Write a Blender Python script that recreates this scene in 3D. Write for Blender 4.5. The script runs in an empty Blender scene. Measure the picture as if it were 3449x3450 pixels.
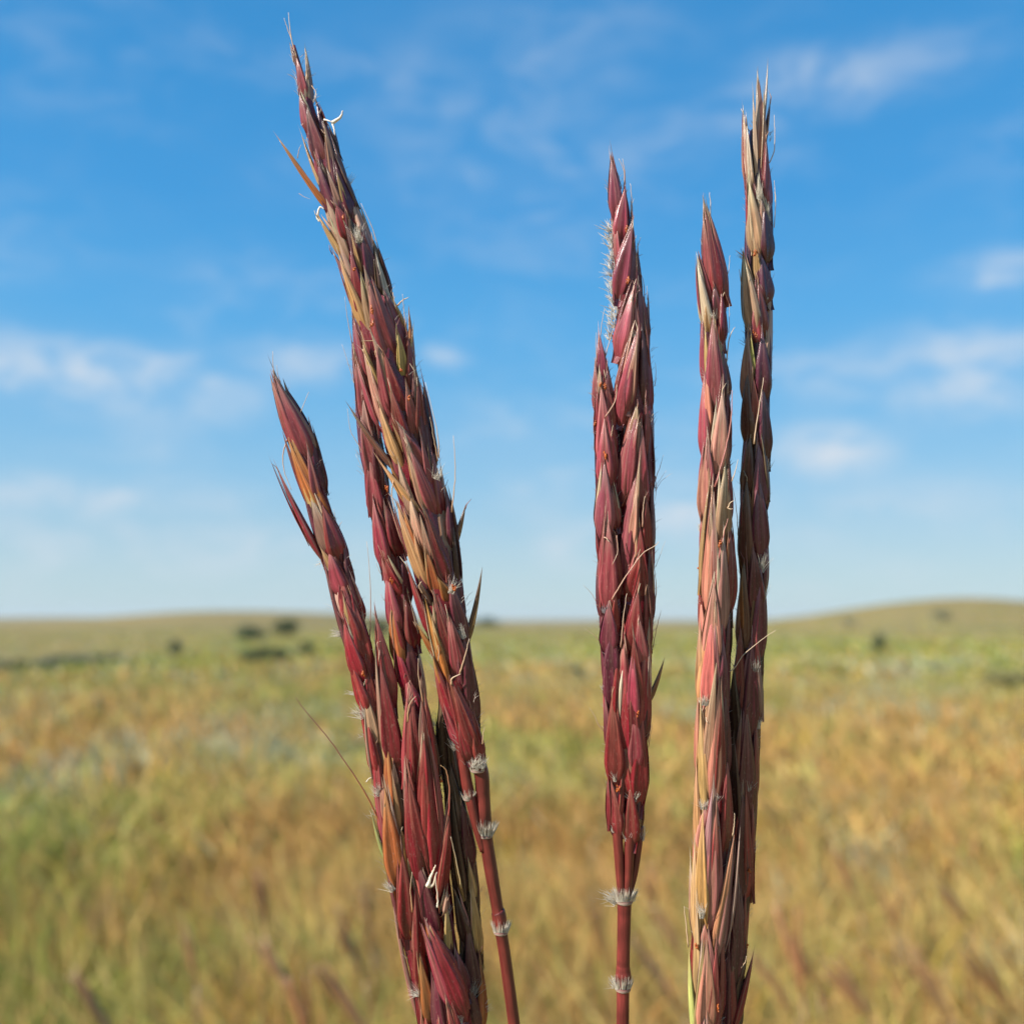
import bpy, math, random
import numpy as np
from mathutils import Vector, Matrix

random.seed(7)
rng = np.random.default_rng(7)
sc = bpy.context.scene
COL = sc.collection

# ------------------------------------------------------------------ camera
TILT = math.radians(6.5)
CAM = Vector((0, 0, 1.2))
FWD = Vector((0, math.cos(TILT), math.sin(TILT)))
UP = Vector((0, -math.sin(TILT), math.cos(TILT)))
RT = Vector((1, 0, 0))
FH = 0.95                     # focal length in frame heights
D = 0.105                     # distance to the seed heads (m)
HH = D / FH                   # frame height at that distance (m)
SRC = 3449.0
PX = HH / SRC                 # metres per photo pixel at the seed heads

cd = bpy.data.cameras.new('camera')
cd.sensor_fit = 'AUTO'; cd.sensor_width = 36.0; cd.lens = 36.0 * FH
cd.clip_start = 0.005; cd.clip_end = 20000
cd.dof.use_dof = True; cd.dof.focus_distance = D - 0.0012; cd.dof.aperture_fstop = 21
cam = bpy.data.objects.new('camera', cd); COL.objects.link(cam)
cam.location = CAM
cam.rotation_euler = (math.radians(90) + TILT, 0, 0)
sc.camera = cam

def pos(u, v, z=0.0):
    """photo point (u, v) -> world point of the seed heads; z metres nearer the camera"""
    d = D - z
    k = d / D * HH
    return CAM + FWD * d + RT * ((u / SRC - .5) * k) + UP * ((.5 - v / SRC) * k)

def ray(u, v):
    return (FWD + RT * ((u / SRC - .5) / FH) + UP * ((.5 - v / SRC) / FH)).normalized()

CROP = {1: (850, 0, .4657), 2: (850, 850, .4658), 3: (850, 1700, .4661), 4: (1000, 2550, .4661),
        5: (1900, 450, .4659), 6: (1900, 1300, .4659), 7: (1900, 2150, .6729), 8: (2400, 180, .2588)}
def cp(c, x, y):
    a, b, s = CROP[c]
    return a + x * s, b + y * s

# ------------------------------------------------------------------ materials
def new_mat(name):
    m = bpy.data.materials.new(name); m.use_nodes = True
    nt = m.node_tree; nt.nodes.clear()
    return m, nt
def N(nt, t, **kw):
    n = nt.nodes.new(t)
    for k, v in kw.items(): setattr(n, k, v)
    return n

def plant_mat(name, rough, transl, nscale, stretch, amp, bump=0.0, spec=.5, obj_coord=True, sheen=0.0, bscale=None, speck=0.0):
    m, nt = new_mat(name); L = nt.links.new
    out = N(nt, 'ShaderNodeOutputMaterial')
    at = N(nt, 'ShaderNodeAttribute', attribute_name='Col')
    tc = N(nt, 'ShaderNodeAttribute', attribute_name='loc') if obj_coord else None
    geo = N(nt, 'ShaderNodeNewGeometry')
    src = tc.outputs['Vector'] if obj_coord else geo.outputs['Position']
    mp = N(nt, 'ShaderNodeMapping'); mp.inputs['Scale'].default_value = stretch
    L(src, mp.inputs['Vector'])
    nz = N(nt, 'ShaderNodeTexNoise'); nz.inputs['Scale'].default_value = nscale; nz.inputs['Detail'].default_value = 5
    nz.inputs['Roughness'].default_value = .65
    L(mp.outputs[0], nz.inputs['Vector'])
    mr = N(nt, 'ShaderNodeMapRange'); mr.inputs['From Min'].default_value = .3; mr.inputs['From Max'].default_value = .7
    mr.inputs['To Min'].default_value = 1 - amp; mr.inputs['To Max'].default_value = 1 + amp
    L(nz.outputs['Fac'], mr.inputs['Value'])
    mx = N(nt, 'ShaderNodeVectorMath', operation='SCALE')
    L(at.outputs['Color'], mx.inputs[0]); L(mr.outputs[0], mx.inputs['Scale'])
    if speck:      # pale dust, hair bases and oily glints put into the glume colour
        n2 = N(nt, 'ShaderNodeTexNoise'); n2.inputs['Scale'].default_value = 1.0; n2.inputs['Detail'].default_value = 2
        m2 = N(nt, 'ShaderNodeMapping'); m2.inputs['Scale'].default_value = (12, 7, 12); L(src, m2.inputs['Vector']); L(m2.outputs[0], n2.inputs['Vector'])
        r2 = N(nt, 'ShaderNodeMapRange'); L(n2.outputs['Fac'], r2.inputs['Value'])
        for k_, q_ in zip(('From Min', 'From Max', 'To Min', 'To Max'), (.60, .76, 0, speck)): r2.inputs[k_].default_value = q_
        mxs = N(nt, 'ShaderNodeMix', data_type='RGBA'); L(r2.outputs[0], mxs.inputs[0]); L(mx.outputs[0], mxs.inputs[6]); mxs.inputs[7].default_value = (.50, .36, .28, 1)
        class _W: outputs = [mxs.outputs[2]]
        mx = _W
    pb = N(nt, 'ShaderNodeBsdfPrincipled')
    L(mx.outputs[0], pb.inputs['Base Color'])
    pb.inputs['Roughness'].default_value = rough
    pb.inputs['Specular IOR Level'].default_value = spec
    if sheen:
        pb.inputs['Sheen Weight'].default_value = sheen
        pb.inputs['Sheen Roughness'].default_value = .4
    if bump:
        nb = N(nt, 'ShaderNodeTexNoise'); nb.inputs['Scale'].default_value = bscale or nscale * 1.5
        nb.inputs['Detail'].default_value = 3
        L(mp.outputs[0], nb.inputs['Vector'])
        bp = N(nt, 'ShaderNodeBump'); bp.inputs['Strength'].default_value = bump; bp.inputs['Distance'].default_value = .0001
        L(nb.outputs['Fac'], bp.inputs['Height']); L(bp.outputs[0], pb.inputs['Normal'])
    if transl:
        tr = N(nt, 'ShaderNodeBsdfTranslucent'); L(mx.outputs[0], tr.inputs['Color'])
        ms = N(nt, 'ShaderNodeMixShader'); ms.inputs[0].default_value = transl
        L(pb.outputs[0], ms.inputs[1]); L(tr.outputs[0], ms.inputs[2]); L(ms.outputs[0], out.inputs['Surface'])
    else:
        L(pb.outputs[0], out.inputs['Surface'])
    return m

M_GLUME = plant_mat('glume', .25, .15, 1.0, (10, 1.1, 10), .5, bump=.35, spec=.68, sheen=.02, bscale=2.2, speck=.22)
M_STEM = plant_mat('stem', .36, 0.0, 1.0, (6, .5, 6), .38, bump=.25, spec=.5, bscale=1.6)
M_HAIR = plant_mat('hair', .45, .5, 1.0, (1, 1, 1), .12, spec=.4)
M_GRASS = plant_mat('grass_blade', .6, .32, 9.0, (1, 1, 1), .15, spec=.25, obj_coord=False)
M_LEAF = plant_mat('shrub_leaf', .6, .2, 3.0, (1, 1, 1), .2, spec=.25, obj_coord=False)

# ------------------------------------------------------------------ mesh helpers
def make_mesh(name, V, F, C=None, LOC=None, mat=None, smooth=True):
    me = bpy.data.meshes.new(name)
    me.from_pydata([tuple(v) for v in V], [], F)
    n = len(V)
    if C is not None:
        ca = me.color_attributes.new('Col', 'FLOAT_COLOR', 'POINT')
        a = np.ones((n, 4), np.float32); a[:, :3] = np.clip(np.asarray(C, np.float32), 0.001, .95); ca.data.foreach_set('color', a.ravel())
    la = me.attributes.new('loc', 'FLOAT_VECTOR', 'POINT')
    lv = np.asarray(LOC if LOC is not None else [tuple(v) for v in V], np.float32)
    la.data.foreach_set('vector', lv.ravel())
    if smooth: me.polygons.foreach_set('use_smooth', [True] * len(me.polygons))
    if mat: me.materials.append(mat)
    return me

def link(name, me, parent=None):
    o = bpy.data.objects.new(name, me); COL.objects.link(o)
    if parent is not None:
        o.parent = parent
        base = parent
        off = Vector((0, 0, 0))
        while base is not None:
            off += base.location; base = base.parent
        o.location = -off          # meshes are written in world coordinates
    return o

def tag(o, label=None, cat=None, group=None, kind=None):
    if label: o['label'] = label
    if cat: o['category'] = cat
    if group: o['group'] = group
    if kind: o['kind'] = kind
    return o

def thing(name, loc, label, cat, group=None):
    o = bpy.data.objects.new(name, None); COL.objects.link(o); o.location = loc; o.empty_display_size = .01
    return tag(o, label, cat, group)

class MB:
    def __init__(s): s.V, s.F, s.C, s.L = [], [], [], []
    def tube(s, pts, rad, col, n=8, cap=True, squash=1.0, colf=None):
        """tube along pts with per-point radius"""
        pts = [Vector(p) for p in pts]; b0 = len(s.V); m = len(pts)
        t0 = (pts[1] - pts[0]).normalized()
        side = t0.cross(FWD)
        if side.length < .1: side = t0.cross(Vector((1, 0, 0)))
        side.normalize(); arc = 0
        k0 = random.uniform(0, 500)
        for i, p in enumerate(pts):
            t = (pts[min(i + 1, m - 1)] - pts[max(i - 1, 0)]).normalized()
            side = (side - t * side.dot(t)).normalized(); nb = t.cross(side)
            if i: arc += (p - pts[i - 1]).length
            for j in range(n):
                a = 2 * math.pi * j / n
                s.V.append(p + (side * math.cos(a) + nb * math.sin(a) * squash) * rad[i])
                c = col[i] if isinstance(col, list) else col
                if colf: c = colf(i, j, c)
                s.C.append(c); s.L.append((math.cos(a) + k0, arc * 900 + k0, math.sin(a)))
        for i in range(m - 1):
            for j in range(n):
                s.F.append((b0 + i * n + j, b0 + i * n + (j + 1) % n, b0 + (i + 1) * n + (j + 1) % n, b0 + (i + 1) * n + j))
        if cap:
            s.F.append(tuple(b0 + j for j in range(n))[::-1]); s.F.append(tuple(b0 + (m - 1) * n + j for j in range(n)))
    def build(s, name, mat, parent=None):
        return link(name, make_mesh(name, s.V, s.F, s.C, s.L, mat), parent)

def smooth_path(P, k=4):
    """Catmull-Rom through tuples/vectors"""
    P = [np.array(p, float) for p in P]
    if len(P) < 3:
        a, b = P
        return [a + (b - a) * i / (k * 2) for i in range(k * 2 + 1)]
    Q = [2 * P[0] - P[1]] + P + [2 * P[-1] - P[-2]]
    out = []
    for i in range(1, len(Q) - 2):
        p0, p1, p2, p3 = Q[i - 1:i + 3]
        for j in range(k):
            t = j / k
            out.append(.5 * ((2 * p1) + (-p0 + p2) * t + (2 * p0 - 5 * p1 + 4 * p2 - p3) * t * t + (-p0 + 3 * p1 - 3 * p2 + p3) * t ** 3))
    out.append(P[-1])
    return out

# ------------------------------------------------------------------ spikelets
#        body                 tip                  base                 margin
PAL = {
 'M': ((.190, .0145, .025), (.27, .085, .075), (.165, .024, .028), (.36, .16, .10)),
 'R': ((.262, .045, .060), (.38, .175, .15), (.24, .045, .042), (.42, .23, .17)),
 'P': ((.094, .014, .030), (.20, .095, .095), (.08, .016, .018), (.22, .11, .09)),
 'T': ((.42, .235, .095), (.50, .30, .17), (.56, .33, .12), (.60, .40, .19)),
 'O': ((.34, .095, .030), (.40, .20, .08), (.42, .14, .03), (.50, .25, .08)),
 'K': ((.50, .175, .125), (.40, .20, .15), (.66, .38, .22), (.64, .38, .20)),
 'g': ((.38, .18, .125), (.50, .36, .25), (.36, .14, .10), (.54, .42, .27)),
 'W': ((.47, .34, .225), (.56, .45, .34), (.52, .40, .25), (.66, .56, .42)),
 'D': ((.060, .024, .018), (.16, .11, .07), (.08, .03, .02), (.16, .10, .05)),
 'G': ((.36, .37, .10), (.30, .22, .08), (.40, .42, .14), (.50, .50, .22)),
 'B': ((.145, .055, .036), (.22, .17, .12), (.26, .12, .05), (.24, .16, .10)),
}
NU, NV = 22, 15
def prof(u):
    if u < .34:
        t = u / .34; t = t * t * (3 - 2 * t) * .5 + t * .5
        return .40 + .60 * t
    t = (u - .34) / .66
    return max(.03, 1 - t ** 1.42)

def glume(V, F, C, LL, Pb, ax, xv, nv, L, W, thick, a0, a1, rs, groove, bow, sway, pal, jit, split=0.0, off=0.0):
    b0 = len(V)
    body, tip, base, marg = [np.array(c) for c in pal]
    streak = np.clip(rng.normal(1, .20, NV), .55, 1.5)
    nerve = (rng.random(NV) < .42) * rng.uniform(.35, 1.0, NV)
    dust = random.uniform(.05, .35)
    k = random.uniform(0, 300)
    ph = random.uniform(0, 6)
    for i in range(NU):
        u = i / (NU - 1)
        w = W * prof(u) * rs
        for j in range(NV):
            v = j / (NV - 1) * 2 - 1
            a = a0 + (a1 - a0) * (v + 1) / 2
            x = w * math.sin(a); z = w * thick * math.cos(a)
            g = groove * math.exp(-(v / .33) ** 2) * math.sin(math.pi * min(1, max(0, (u - .05) / .8)))
            z -= g * w
            z += .05 * w * math.cos(v * 11 + ph) * (1 - u * .4)
            if groove: z += .13 * w * math.exp(-((abs(v) - .48) / .13) ** 2) * min(1, u / .2)
            z += bow * 4 * u * (1 - u) + off - max(0, 1 - u / .30) ** 2 * W * .55
            x += sway * math.sin(math.pi * u)
            yy = L * u * (1 - split * abs(v) ** 2 * u)
            V.append(Pb + ax * yy + xv * x + nv * z)
            tm = min(1, max(0, (u - .62) / .36)); bm = max(0, 1 - u / .13)
            c = body * (1 - tm) + tip * tm
            c = c * (1 - bm * .8) + base * bm * .8
            mm = max(0, (abs(v) - .72) / .28)
            c = c * (1 - mm * .75) + marg * mm * .75
            c = c * (1 + (streak[j] - 1) * (.6 + .8 * u)) * jit
            q = nerve[j] * (.17 + .78 * u ** 1.3) * (.5 + dust)
            c = c * (1 - q) + marg * .9 * q
            if j % 3 == 1: c = c * (1 - .28 * (1 - u))
            C.append(c); LL.append((v + k, u * L / .007 * 2, k))
    for i in range(NU - 1):
        for j in range(NV - 1):
            p = b0 + i * NV + j
            F.append((p, p + 1, p + NV + 1, p + NV))

def spikelet(parent, b, t, zb, zt, roll, hw, col, groove=.16, sway=0.0, flat=.52, name='spikelet'):
    """b, t: photo points of base and tip; zb, zt: metres towards the camera; hw half width (m)"""
    Pb = pos(b[0], b[1], zb); Pt = pos(t[0], t[1], zt)
    ax = Pt - Pb; L = ax.length; ax.normalize()
    Pb = Pb - ax * L * .22; L *= 1.27; hw *= 1.20
    n0 = -FWD * math.cos(roll) + RT * math.sin(roll)
    nv = (n0 - ax * n0.dot(ax)).normalized()
    xv = ax.cross(nv)
    pal = PAL[col]
    jit = np.clip(rng.normal(1, .08, 3) * rng.normal(1, .12), .6, 1.35)
    ripe = min(1, max(0, ((b[1] + t[1]) / 2 - 1500) / 900))
    jit = jit * (1 + ripe * np.array((.12, -.16, -.16))) if col in 'MRP' else jit
    V, F, C, LL = [], [], [], []
    bow = L * random.uniform(.012, .03)
    A = math.radians(102)
    if hw > 36 * PX:            # a broad one shows its glumes side by side, each a slim keeled blade
        alt = {'M': 'MMMRg', 'R': 'RRRMg', 'P': 'PPMB', 'T': 'TTgO', 'O': 'OTM', 'K': 'KKRTg', 'g': 'ggTRG', 'W': 'WWgT', 'D': 'DDBP', 'B': 'BBg', 'G': 'GT'}[col]
        glume(V, F, C, LL, Pb, ax, xv, nv, L, hw * .60, flat * 1.15, A, -A, 1.0, groove, bow, sway, pal, jit, split=.02)
        glume(V, F, C, LL, Pb - nv * hw * .22, ax, xv, -nv, L * random.uniform(.95, 1.02), hw * .80, flat, A, -A, .94, 0, -bow * .8, -sway, pal, jit * .8)
        for sg in (-1, 1):
            o = sg * hw * random.uniform(.50, .62); f0 = random.uniform(-.02, .16); ln = L * random.uniform(.86, 1.06) * (1 - f0 * .5)
            bb = Pb + xv * o + ax * (L * f0) - nv * hw * random.uniform(.10, .24)
            tt = Pb + xv * (o * random.uniform(.12, .55)) + ax * (L * f0 + ln) + nv * hw * random.uniform(-.12, .14)
            a2 = (tt - bb).normalized(); n2 = (nv + xv * sg * .55); n2 = (n2 - a2 * n2.dot(a2)).normalized()
            glume(V, F, C, LL, bb, a2, a2.cross(n2), n2, (tt - bb).length, hw * random.uniform(.36, .50), flat * 1.2, A, -A, 1.0, random.uniform(0, .2), bow * .8, sway * .6,
                  PAL[random.choice(alt)], jit * np.clip(rng.normal(1, .10, 3), .75, 1.25))
    else:
        glume(V, F, C, LL, Pb, ax, xv, nv, L, hw, flat, A, -A, 1.0, groove, bow, sway, pal, jit, split=.02)
        glume(V, F, C, LL, Pb, ax, xv, -nv, L * random.uniform(.97, 1.04), hw, flat, A, -A, .94, 0, -bow * .8, -sway, pal, jit * .9)
    if col in 'RMTKgOPW' and L > 40 * PX:                  # thin pale lemma showing at the tip
        glume(V, F, C, LL, Pb + ax * L * .38, ax, xv, nv, L * random.uniform(.62, .78), hw * .36, .35, A, -A, 1.0, 0, L * .004,
              random.uniform(-.25, .25) * hw, tuple(np.array(a) * .45 + np.array(b) * .55 for a, b in zip((PAL['W'][0], PAL['W'][1], pal[0], PAL['W'][3]), (pal[0], pal[1], pal[0], pal[3]))), jit * .85, off=-hw * .05)
    me = make_mesh(name, V, F, C, LL, M_GLUME)
    return link(name, me, parent)

class Raceme:
    def __init__(s, parent, line, z0, dark='M'):
        """line: (crop, x, y, radius in crop px)"""
        s.z0 = z0 * 1e-3
        pts = []
        for c, x, y, r in line:
            u, v = cp(c, x, y); pts.append((u, v, r * CROP[c][2]))
        s.P = smooth_path(pts, 5)
        mb = MB()
        mb.tube([pos(p[0], p[1], s.z0) for p in s.P], [max(p[2] * .70 * PX, 2 * PX) for p in s.P],
                np.array(PAL[dark][0]) * .8, n=10)  # thick core; shade of the gaps is put into its dark colour
        s.o = mb.build('raceme', M_GLUME, parent)
        s.hw0 = None
    def at(s, v):
        P = s.P
        if v <= P[0][1]: return P[0]
        for i in range(len(P) - 1):
            if P[i][1] <= v <= P[i + 1][1]:
                t = (v - P[i][1]) / max(1e-6, P[i + 1][1] - P[i][1]); return P[i] * (1 - t) + P[i + 1] * t
        return P[-1]
    def spk(s, c, bx, by, tx, ty, hw, col, dz=0.0, sway=None, roll=None, groove=None):
        k = CROP[c][2]
        b = cp(c, bx, by); t = cp(c, tx, ty)
        mu, mv = (b[0] * .6 + t[0] * .4), (b[1] * .6 + t[1] * .4)
        q = s.at(mv); R = max(q[2], 8.0)
        d = max(-.97, min(.97, (mu - q[0]) / R))
        h = math.sqrt(1 - d * d)
        if abs(d) > .4 and hw * k < R: b = (b[0] + (q[0] - b[0]) * .28 * (abs(d) - .1), b[1])
        zb = s.z0 + (R * h * .44 - hw * k * .1) * PX + dz * 1e-3
        zt = s.z0 + (R * h * .66 + R * .32 * (.35 + .65 * h)) * PX + dz * 1e-3
        if roll is None: roll = math.asin(d) * .9 + random.uniform(-.2, .2)
        if sway is None: sway = random.uniform(-.16, .16) * hw * k * PX
        spikelet(s.o, b, t, zb, zt, roll, hw * k * PX, col, groove=random.uniform(.06, .24) if groove is None else groove, sway=sway)
        if hw >= 38 and random.random() < .85:
            ex, ey = t[0] - b[0], t[1] - b[1]; el = math.hypot(ex, ey) or 1
            nx, ny = -ey / el, ex / el; sg = random.choice((-1, 1)); o = sg * hw * k
            f0, f1 = random.uniform(.05, .35), random.uniform(.92, 1.14)
            b2 = (b[0] + ex * f0 + nx * o * .82, b[1] + ey * f0 + ny * o * .82); t2 = (b[0] + ex * f1 + nx * o * random.uniform(.2, .55), b[1] + ey * f1 + ny * o * random.uniform(.2, .55))
            spikelet(s.o, b2, t2, zb + .0001, zt + .00012, roll + sg * .5, hw * k * random.uniform(.20, .32) * PX, random.choice({'P': 'PPMgBD', 'D': 'DBBP'}.get(col, 'gTMRMRWM')), groove=0, sway=sway, name='pedicel')
        if hw >= 34 and random.random() < .55:
            l = random.uniform(25, 60); dx = (t[0] - b[0]) / max(1, abs(t[1] - b[1]))
            q0 = (t[0], t[1] + 12); mb = MB(); c1 = np.array(random.choice([(.40, .22, .13), (.55, .42, .28), (.28, .10, .08)]))
            bend = random.uniform(-.3, .3)
            mb.tube([pos(q0[0], q0[1], zt), pos(q0[0] + dx * l * .5, q0[1] - l * .5, zt + .0001), pos(q0[0] + (dx + bend) * l, q0[1] - l, zt + .0002)], [1.9 * PX, 1.4 * PX, .5 * PX], c1, n=4)
            mb.build('bristle', M_STEM, s.o)
    def many(s, c, txt, dz=0.0):
        for ln in txt.strip().splitlines():
            w = ln.split()
            if not w: continue
            f = [float(x) for x in w[:5]]
            s.spk(c, *f, w[5], dz=dz + (float(w[6]) if len(w) > 6 else 0))
    def fill(s, cols, step=170, back=True, v0=None, v1=None, edge=.62, wid=.40, lo=-1, hi=1):
        """spikelets on the flanks and the far side"""
        v = (v0 if v0 is not None else s.P[0][1] + 90); v1 = v1 if v1 is not None else s.P[-1][1]
        i = 0
        while v < v1:
            for sg in (-1, 1):
                q = s.at(v + (0 if sg < 0 else step * .5)); R = q[2]
                if R < 12: continue
                vv = v + (0 if sg < 0 else step * .5) + random.uniform(-20, 20)
                L = random.uniform(1.7, 2.2) * step
                q2 = s.at(vv - L)
                if q2[1] > vv - L + 30: L = max(90, vv - q2[1]); q2 = s.at(vv - L)
                e = edge * random.uniform(1.0, 1.25)
                b = (q[0] + sg * R * e * .62, vv); t = (q2[0] + sg * q2[2] * e * 1.0, vv - L)
                hw = R * wid * random.uniform(1.0, 1.25)
                spikelet(s.o, b, t, s.z0 + R * .05 * PX, s.z0 + R * .2 * PX, sg * random.uniform(.7, 1.3), hw * PX, random.choice(cols), groove=.1)
            if back:
                q = s.at(v); R = q[2]
                if R >= 12:
                    L = 1.4 * step; q2 = s.at(v - L)
                    if q2[1] <= v - L + 30:
                        ox = random.uniform(-.3, .3)
                        spikelet(s.o, (q[0] + ox * R, v), (q2[0] + ox * 1.2 * R, v - L), s.z0 - R * .6 * PX, s.z0 - R * .95 * PX,
                                 math.pi + random.uniform(-.5, .5), R * .5 * PX, random.choice(cols), groove=.1)
            v += step; i += 1
    def cilia(s, n, ln=22, col=(.62, .52, .45), side=0):
        """fine short hairs along both flanks"""
        mb = MB()
        for i in range(int(n * 2.0)):
            p = s.P[random.randrange(3, len(s.P) - 1)]
            q = s.at(p[1] + random.uniform(-40, 40))
            sg = side or random.choice((-1, 1))
            a = random.uniform(-.9, .9)
            u0 = q[0] + sg * q[2] * math.cos(a) * 1.0; z = s.z0 + q[2] * math.sin(a) * PX
            l = ln * random.uniform(.5, 1.4); an = random.uniform(.25, 1.0)
            p0 = pos(u0, q[1], z); p1 = pos(u0 + sg * math.sin(an) * l * .5, q[1] - math.cos(an) * l * .6, z); p2 = pos(u0 + sg * math.sin(an) * l * 1.1, q[1] - math.cos(an) * l, z)
            mb.tube([p0, p1, p2], [.9 * PX, .7 * PX, .25 * PX], np.array(col) * random.uniform(.7, 1.2), n=3, cap=False)
        mb.build('hair_fringe', M_HAIR, s.o)
    def awn(s, c, pts, r=2.0, col=(.42, .24, .14), z=None, tip=None):
        P = [cp(c, *p) for p in pts]
        Q = smooth_path([(p[0], p[1], 0) for p in P], 6); m = len(Q)
        zz = s.z0 + (1.2e-3 if z is None else z * 1e-3)
        mb = MB(); tipc = np.array(tip if tip is not None else (.62, .46, .32)); c0 = np.array(col)
        mb.tube([pos(q[0] + random.uniform(-1, 1), q[1], zz + .0004 * i / m) for i, q in enumerate(Q)], [r * PX * (1 - .75 * i / m) for i in range(m)],
                [c0 * (1 - i / m) + tipc * (i / m) for i in range(m)], n=5)
        mb.build('awn', M_STEM, s.o)
    def tuft(s, c, x, y, dx, dy, n, ln, spread=.5, width=20, z=None, col=(.86, .80, .70), r=.68):
        u, v = cp(c, x, y); k = CROP[c][2]
        q = s.at(v); R = q[2]
        zz = s.z0 + ((max(0, R * R - (u - q[0]) ** 2)) ** .5 * PX * 1.15 if z is None else z * 1e-3)
        tuft_mesh(s.o, u, v, zz, dx, dy, n, ln * k, spread, width * k, col, r)
    def anther(s, c, x, y, sz=26, z=None):
        u, v = cp(c, x, y); k = CROP[c][2]; q = s.at(v)
        zz = s.z0 + (max(0, q[2] ** 2 - (u - q[0]) ** 2) ** .5 * 1.2 * PX if z is None else z * 1e-3) + .0003
        mb = MB()
        for i in range(4):
            u += random.uniform(-5, 5); v += random.uniform(-8, 8)
            a = random.uniform(0, 6.28); l = sz * k * random.uniform(.5, 1)
            pts = []
            for j in range(6):
                t = j / 5 - .5
                pts.append(pos(u + math.cos(a) * l * .4 * t + random.uniform(-2, 2), v + l * t * random.uniform(.9, 1.1) + random.uniform(-2, 2), zz + random.uniform(0, 3) * PX))
            mb.tube(pts, [1 * PX, 3.2 * PX, 1.6 * PX, 3.4 * PX, 2.2 * PX, .6 * PX], np.array((.40, .085, .010)) * random.uniform(.7, 1.2), n=6)
        mb.build('anther', M_STEM, s.o)

def tuft_mesh(parent, u, v, zz, dx, dy, n, ln, spread, width, col, r, name='hair_tuft'):
    mb = MB(); base = math.atan2(dy, dx)
    for i in range(int(n * 1.7)):
        a = base + random.gauss(0, spread * .5)
        l = ln * random.uniform(.45, 1.15)
        ox = random.uniform(-.5, .5) * width
        px_, py_ = -math.sin(base), math.cos(base)
        u0 = u + px_ * ox + random.uniform(-3, 3); v0 = v + py_ * ox + random.uniform(-3, 3)
        dz = random.uniform(-.4, .5)
        cv = random.uniform(-.25, .25)
        pts = []
        for j in range(5):
            t = j / 4
            aa = a + cv * t
            pts.append(pos(u0 + math.cos(aa) * l * t, v0 + math.sin(aa) * l * t, zz + dz * l * t * PX))
        mb.tube(pts, [r * PX, r * PX * .9, r * .7 * PX, r * .5 * PX, r * .2 * PX], np.array(col) * random.uniform(.75, 1.15), n=4, cap=False)
    return mb.build(name, M_HAIR, parent)

def stem_obj(parent, line, z0, col=(.135, .022, .017), name='stem', ground=None):
    """line of (crop, x, y, r); ground=(x, y) world foot where the culm meets the earth"""
    pts = []
    for c, x, y, r in line:
        u, v = cp(c, x, y); pts.append((u, v, r * CROP[c][2]))
    Q = smooth_path(pts, 6)
    P = [pos(q[0], q[1], z0 * 1e-3) for q in Q]; R = [q[2] * PX for q in Q]
    if ground:
        a = P[-1]; d = (P[-1] - P[-2]).normalized(); g = Vector((ground[0], ground[1], -.02))
        n = 26; r0 = R[-1]
        for i in range(1, n + 1):
            t = i / n
            h1 = a + d * .3; h2 = g + Vector((0, 0, .45))
            p = a * (1 - t) ** 3 + h1 * 3 * t * (1 - t) ** 2 + h2 * 3 * t * t * (1 - t) + g * t ** 3
            P.append(p); R.append(r0 * (1 + .25 * t))
    c0 = np.array(col); m = len(P)
    st = np.clip(rng.normal(1, .10, 12), .75, 1.25); bl = np.convolve(rng.normal(1, .22, m + 2), [.3, .4, .3], 'valid')
    mb = MB()
    mb.tube(P, R, c0, n=12, colf=lambda i, j, c: c * st[j] * bl[i])
    return mb.build(name, M_STEM, parent)

# ================================================================== the four seed heads
# ---- left seed head with the bundled racemes
A = thing('grass_seedhead', (-.02, .16, 0), 'bushy wine red seed head of bundled racemes, a thin curved one splaying left', 'grass seed head', 'ripe grass seed heads')
L1 = Raceme(A, [(2,165,900,20),(2,215,1080,50),(2,300,1250,78),(2,390,1450,80),(2,440,1650,66),(2,480,1830,60),(3,560,300,85),(3,610,420,92),(3,665,600,72),(3,732,850,82),(3,782,1100,78),(3,840,1400,62),(3,900,1700,60),(3,940,1900,70),(4,640,300,60),(4,690,700,80),(4,760,1000,85),(4,850,1400,85),(4,930,1900,80),(4,1000,2300,70)], 0)
L1.many(2, '''
415 1490 178 930 92 R
440 1450 260 1010 60 P -.3
520 1760 420 1270 52 P -.2
505 1900 268 1350 72 O .1
470 1890 330 1500 34 T .3
480 1800 400 1420 30 R .3
''')
L1.many(3, '''
495 365 190 -250 46 M -.2
475 330 205 -200 25 B -.5
560 340 430 -50 55 g
640 385 510 10 62 M .2
705 420 600 120 45 P
625 510 500 320 36 T -.2
665 650 560 330 58 R .1
730 610 660 290 40 P
668 840 600 540 34 W
705 850 640 520 48 R .15
790 850 690 500 55 M
765 1010 655 650 48 M .2
700 900 665 690 22 T .5
832 1140 725 680 55 M
800 1250 668 850 58 M .2
872 1310 805 850 46 R -.1
835 1490 700 1080 56 M .1
892 1510 822 1180 44 M
890 1710 815 1350 38 g .1
905 1940 835 1540 46 M
860 1890 815 1600 22 W -.2
''')
L1.many(4, '''
605 290 575 -90 36 R
655 480 600 100 30 g
725 880 640 250 62 O .5
690 700 640 380 26 T .75
640 750 540 390 18 G -.1
800 1260 760 700 60 M .4
740 1180 690 930 16 W -.4
905 1470 850 950 50 M .5
860 1300 790 1000 40 O .2
900 1640 850 1270 46 M .3
965 1920 890 1460 46 O .4
930 1990 850 1560 34 M
1010 2350 930 1880 60 M .3
''')
L1.fill('MMRPg', 200, edge=.6, wid=.34, v0=1850)
L1.fill('PM', 200, edge=.5, wid=.40, v0=1500, v1=1800, back=False)
L1.cilia(110, 24)
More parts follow.
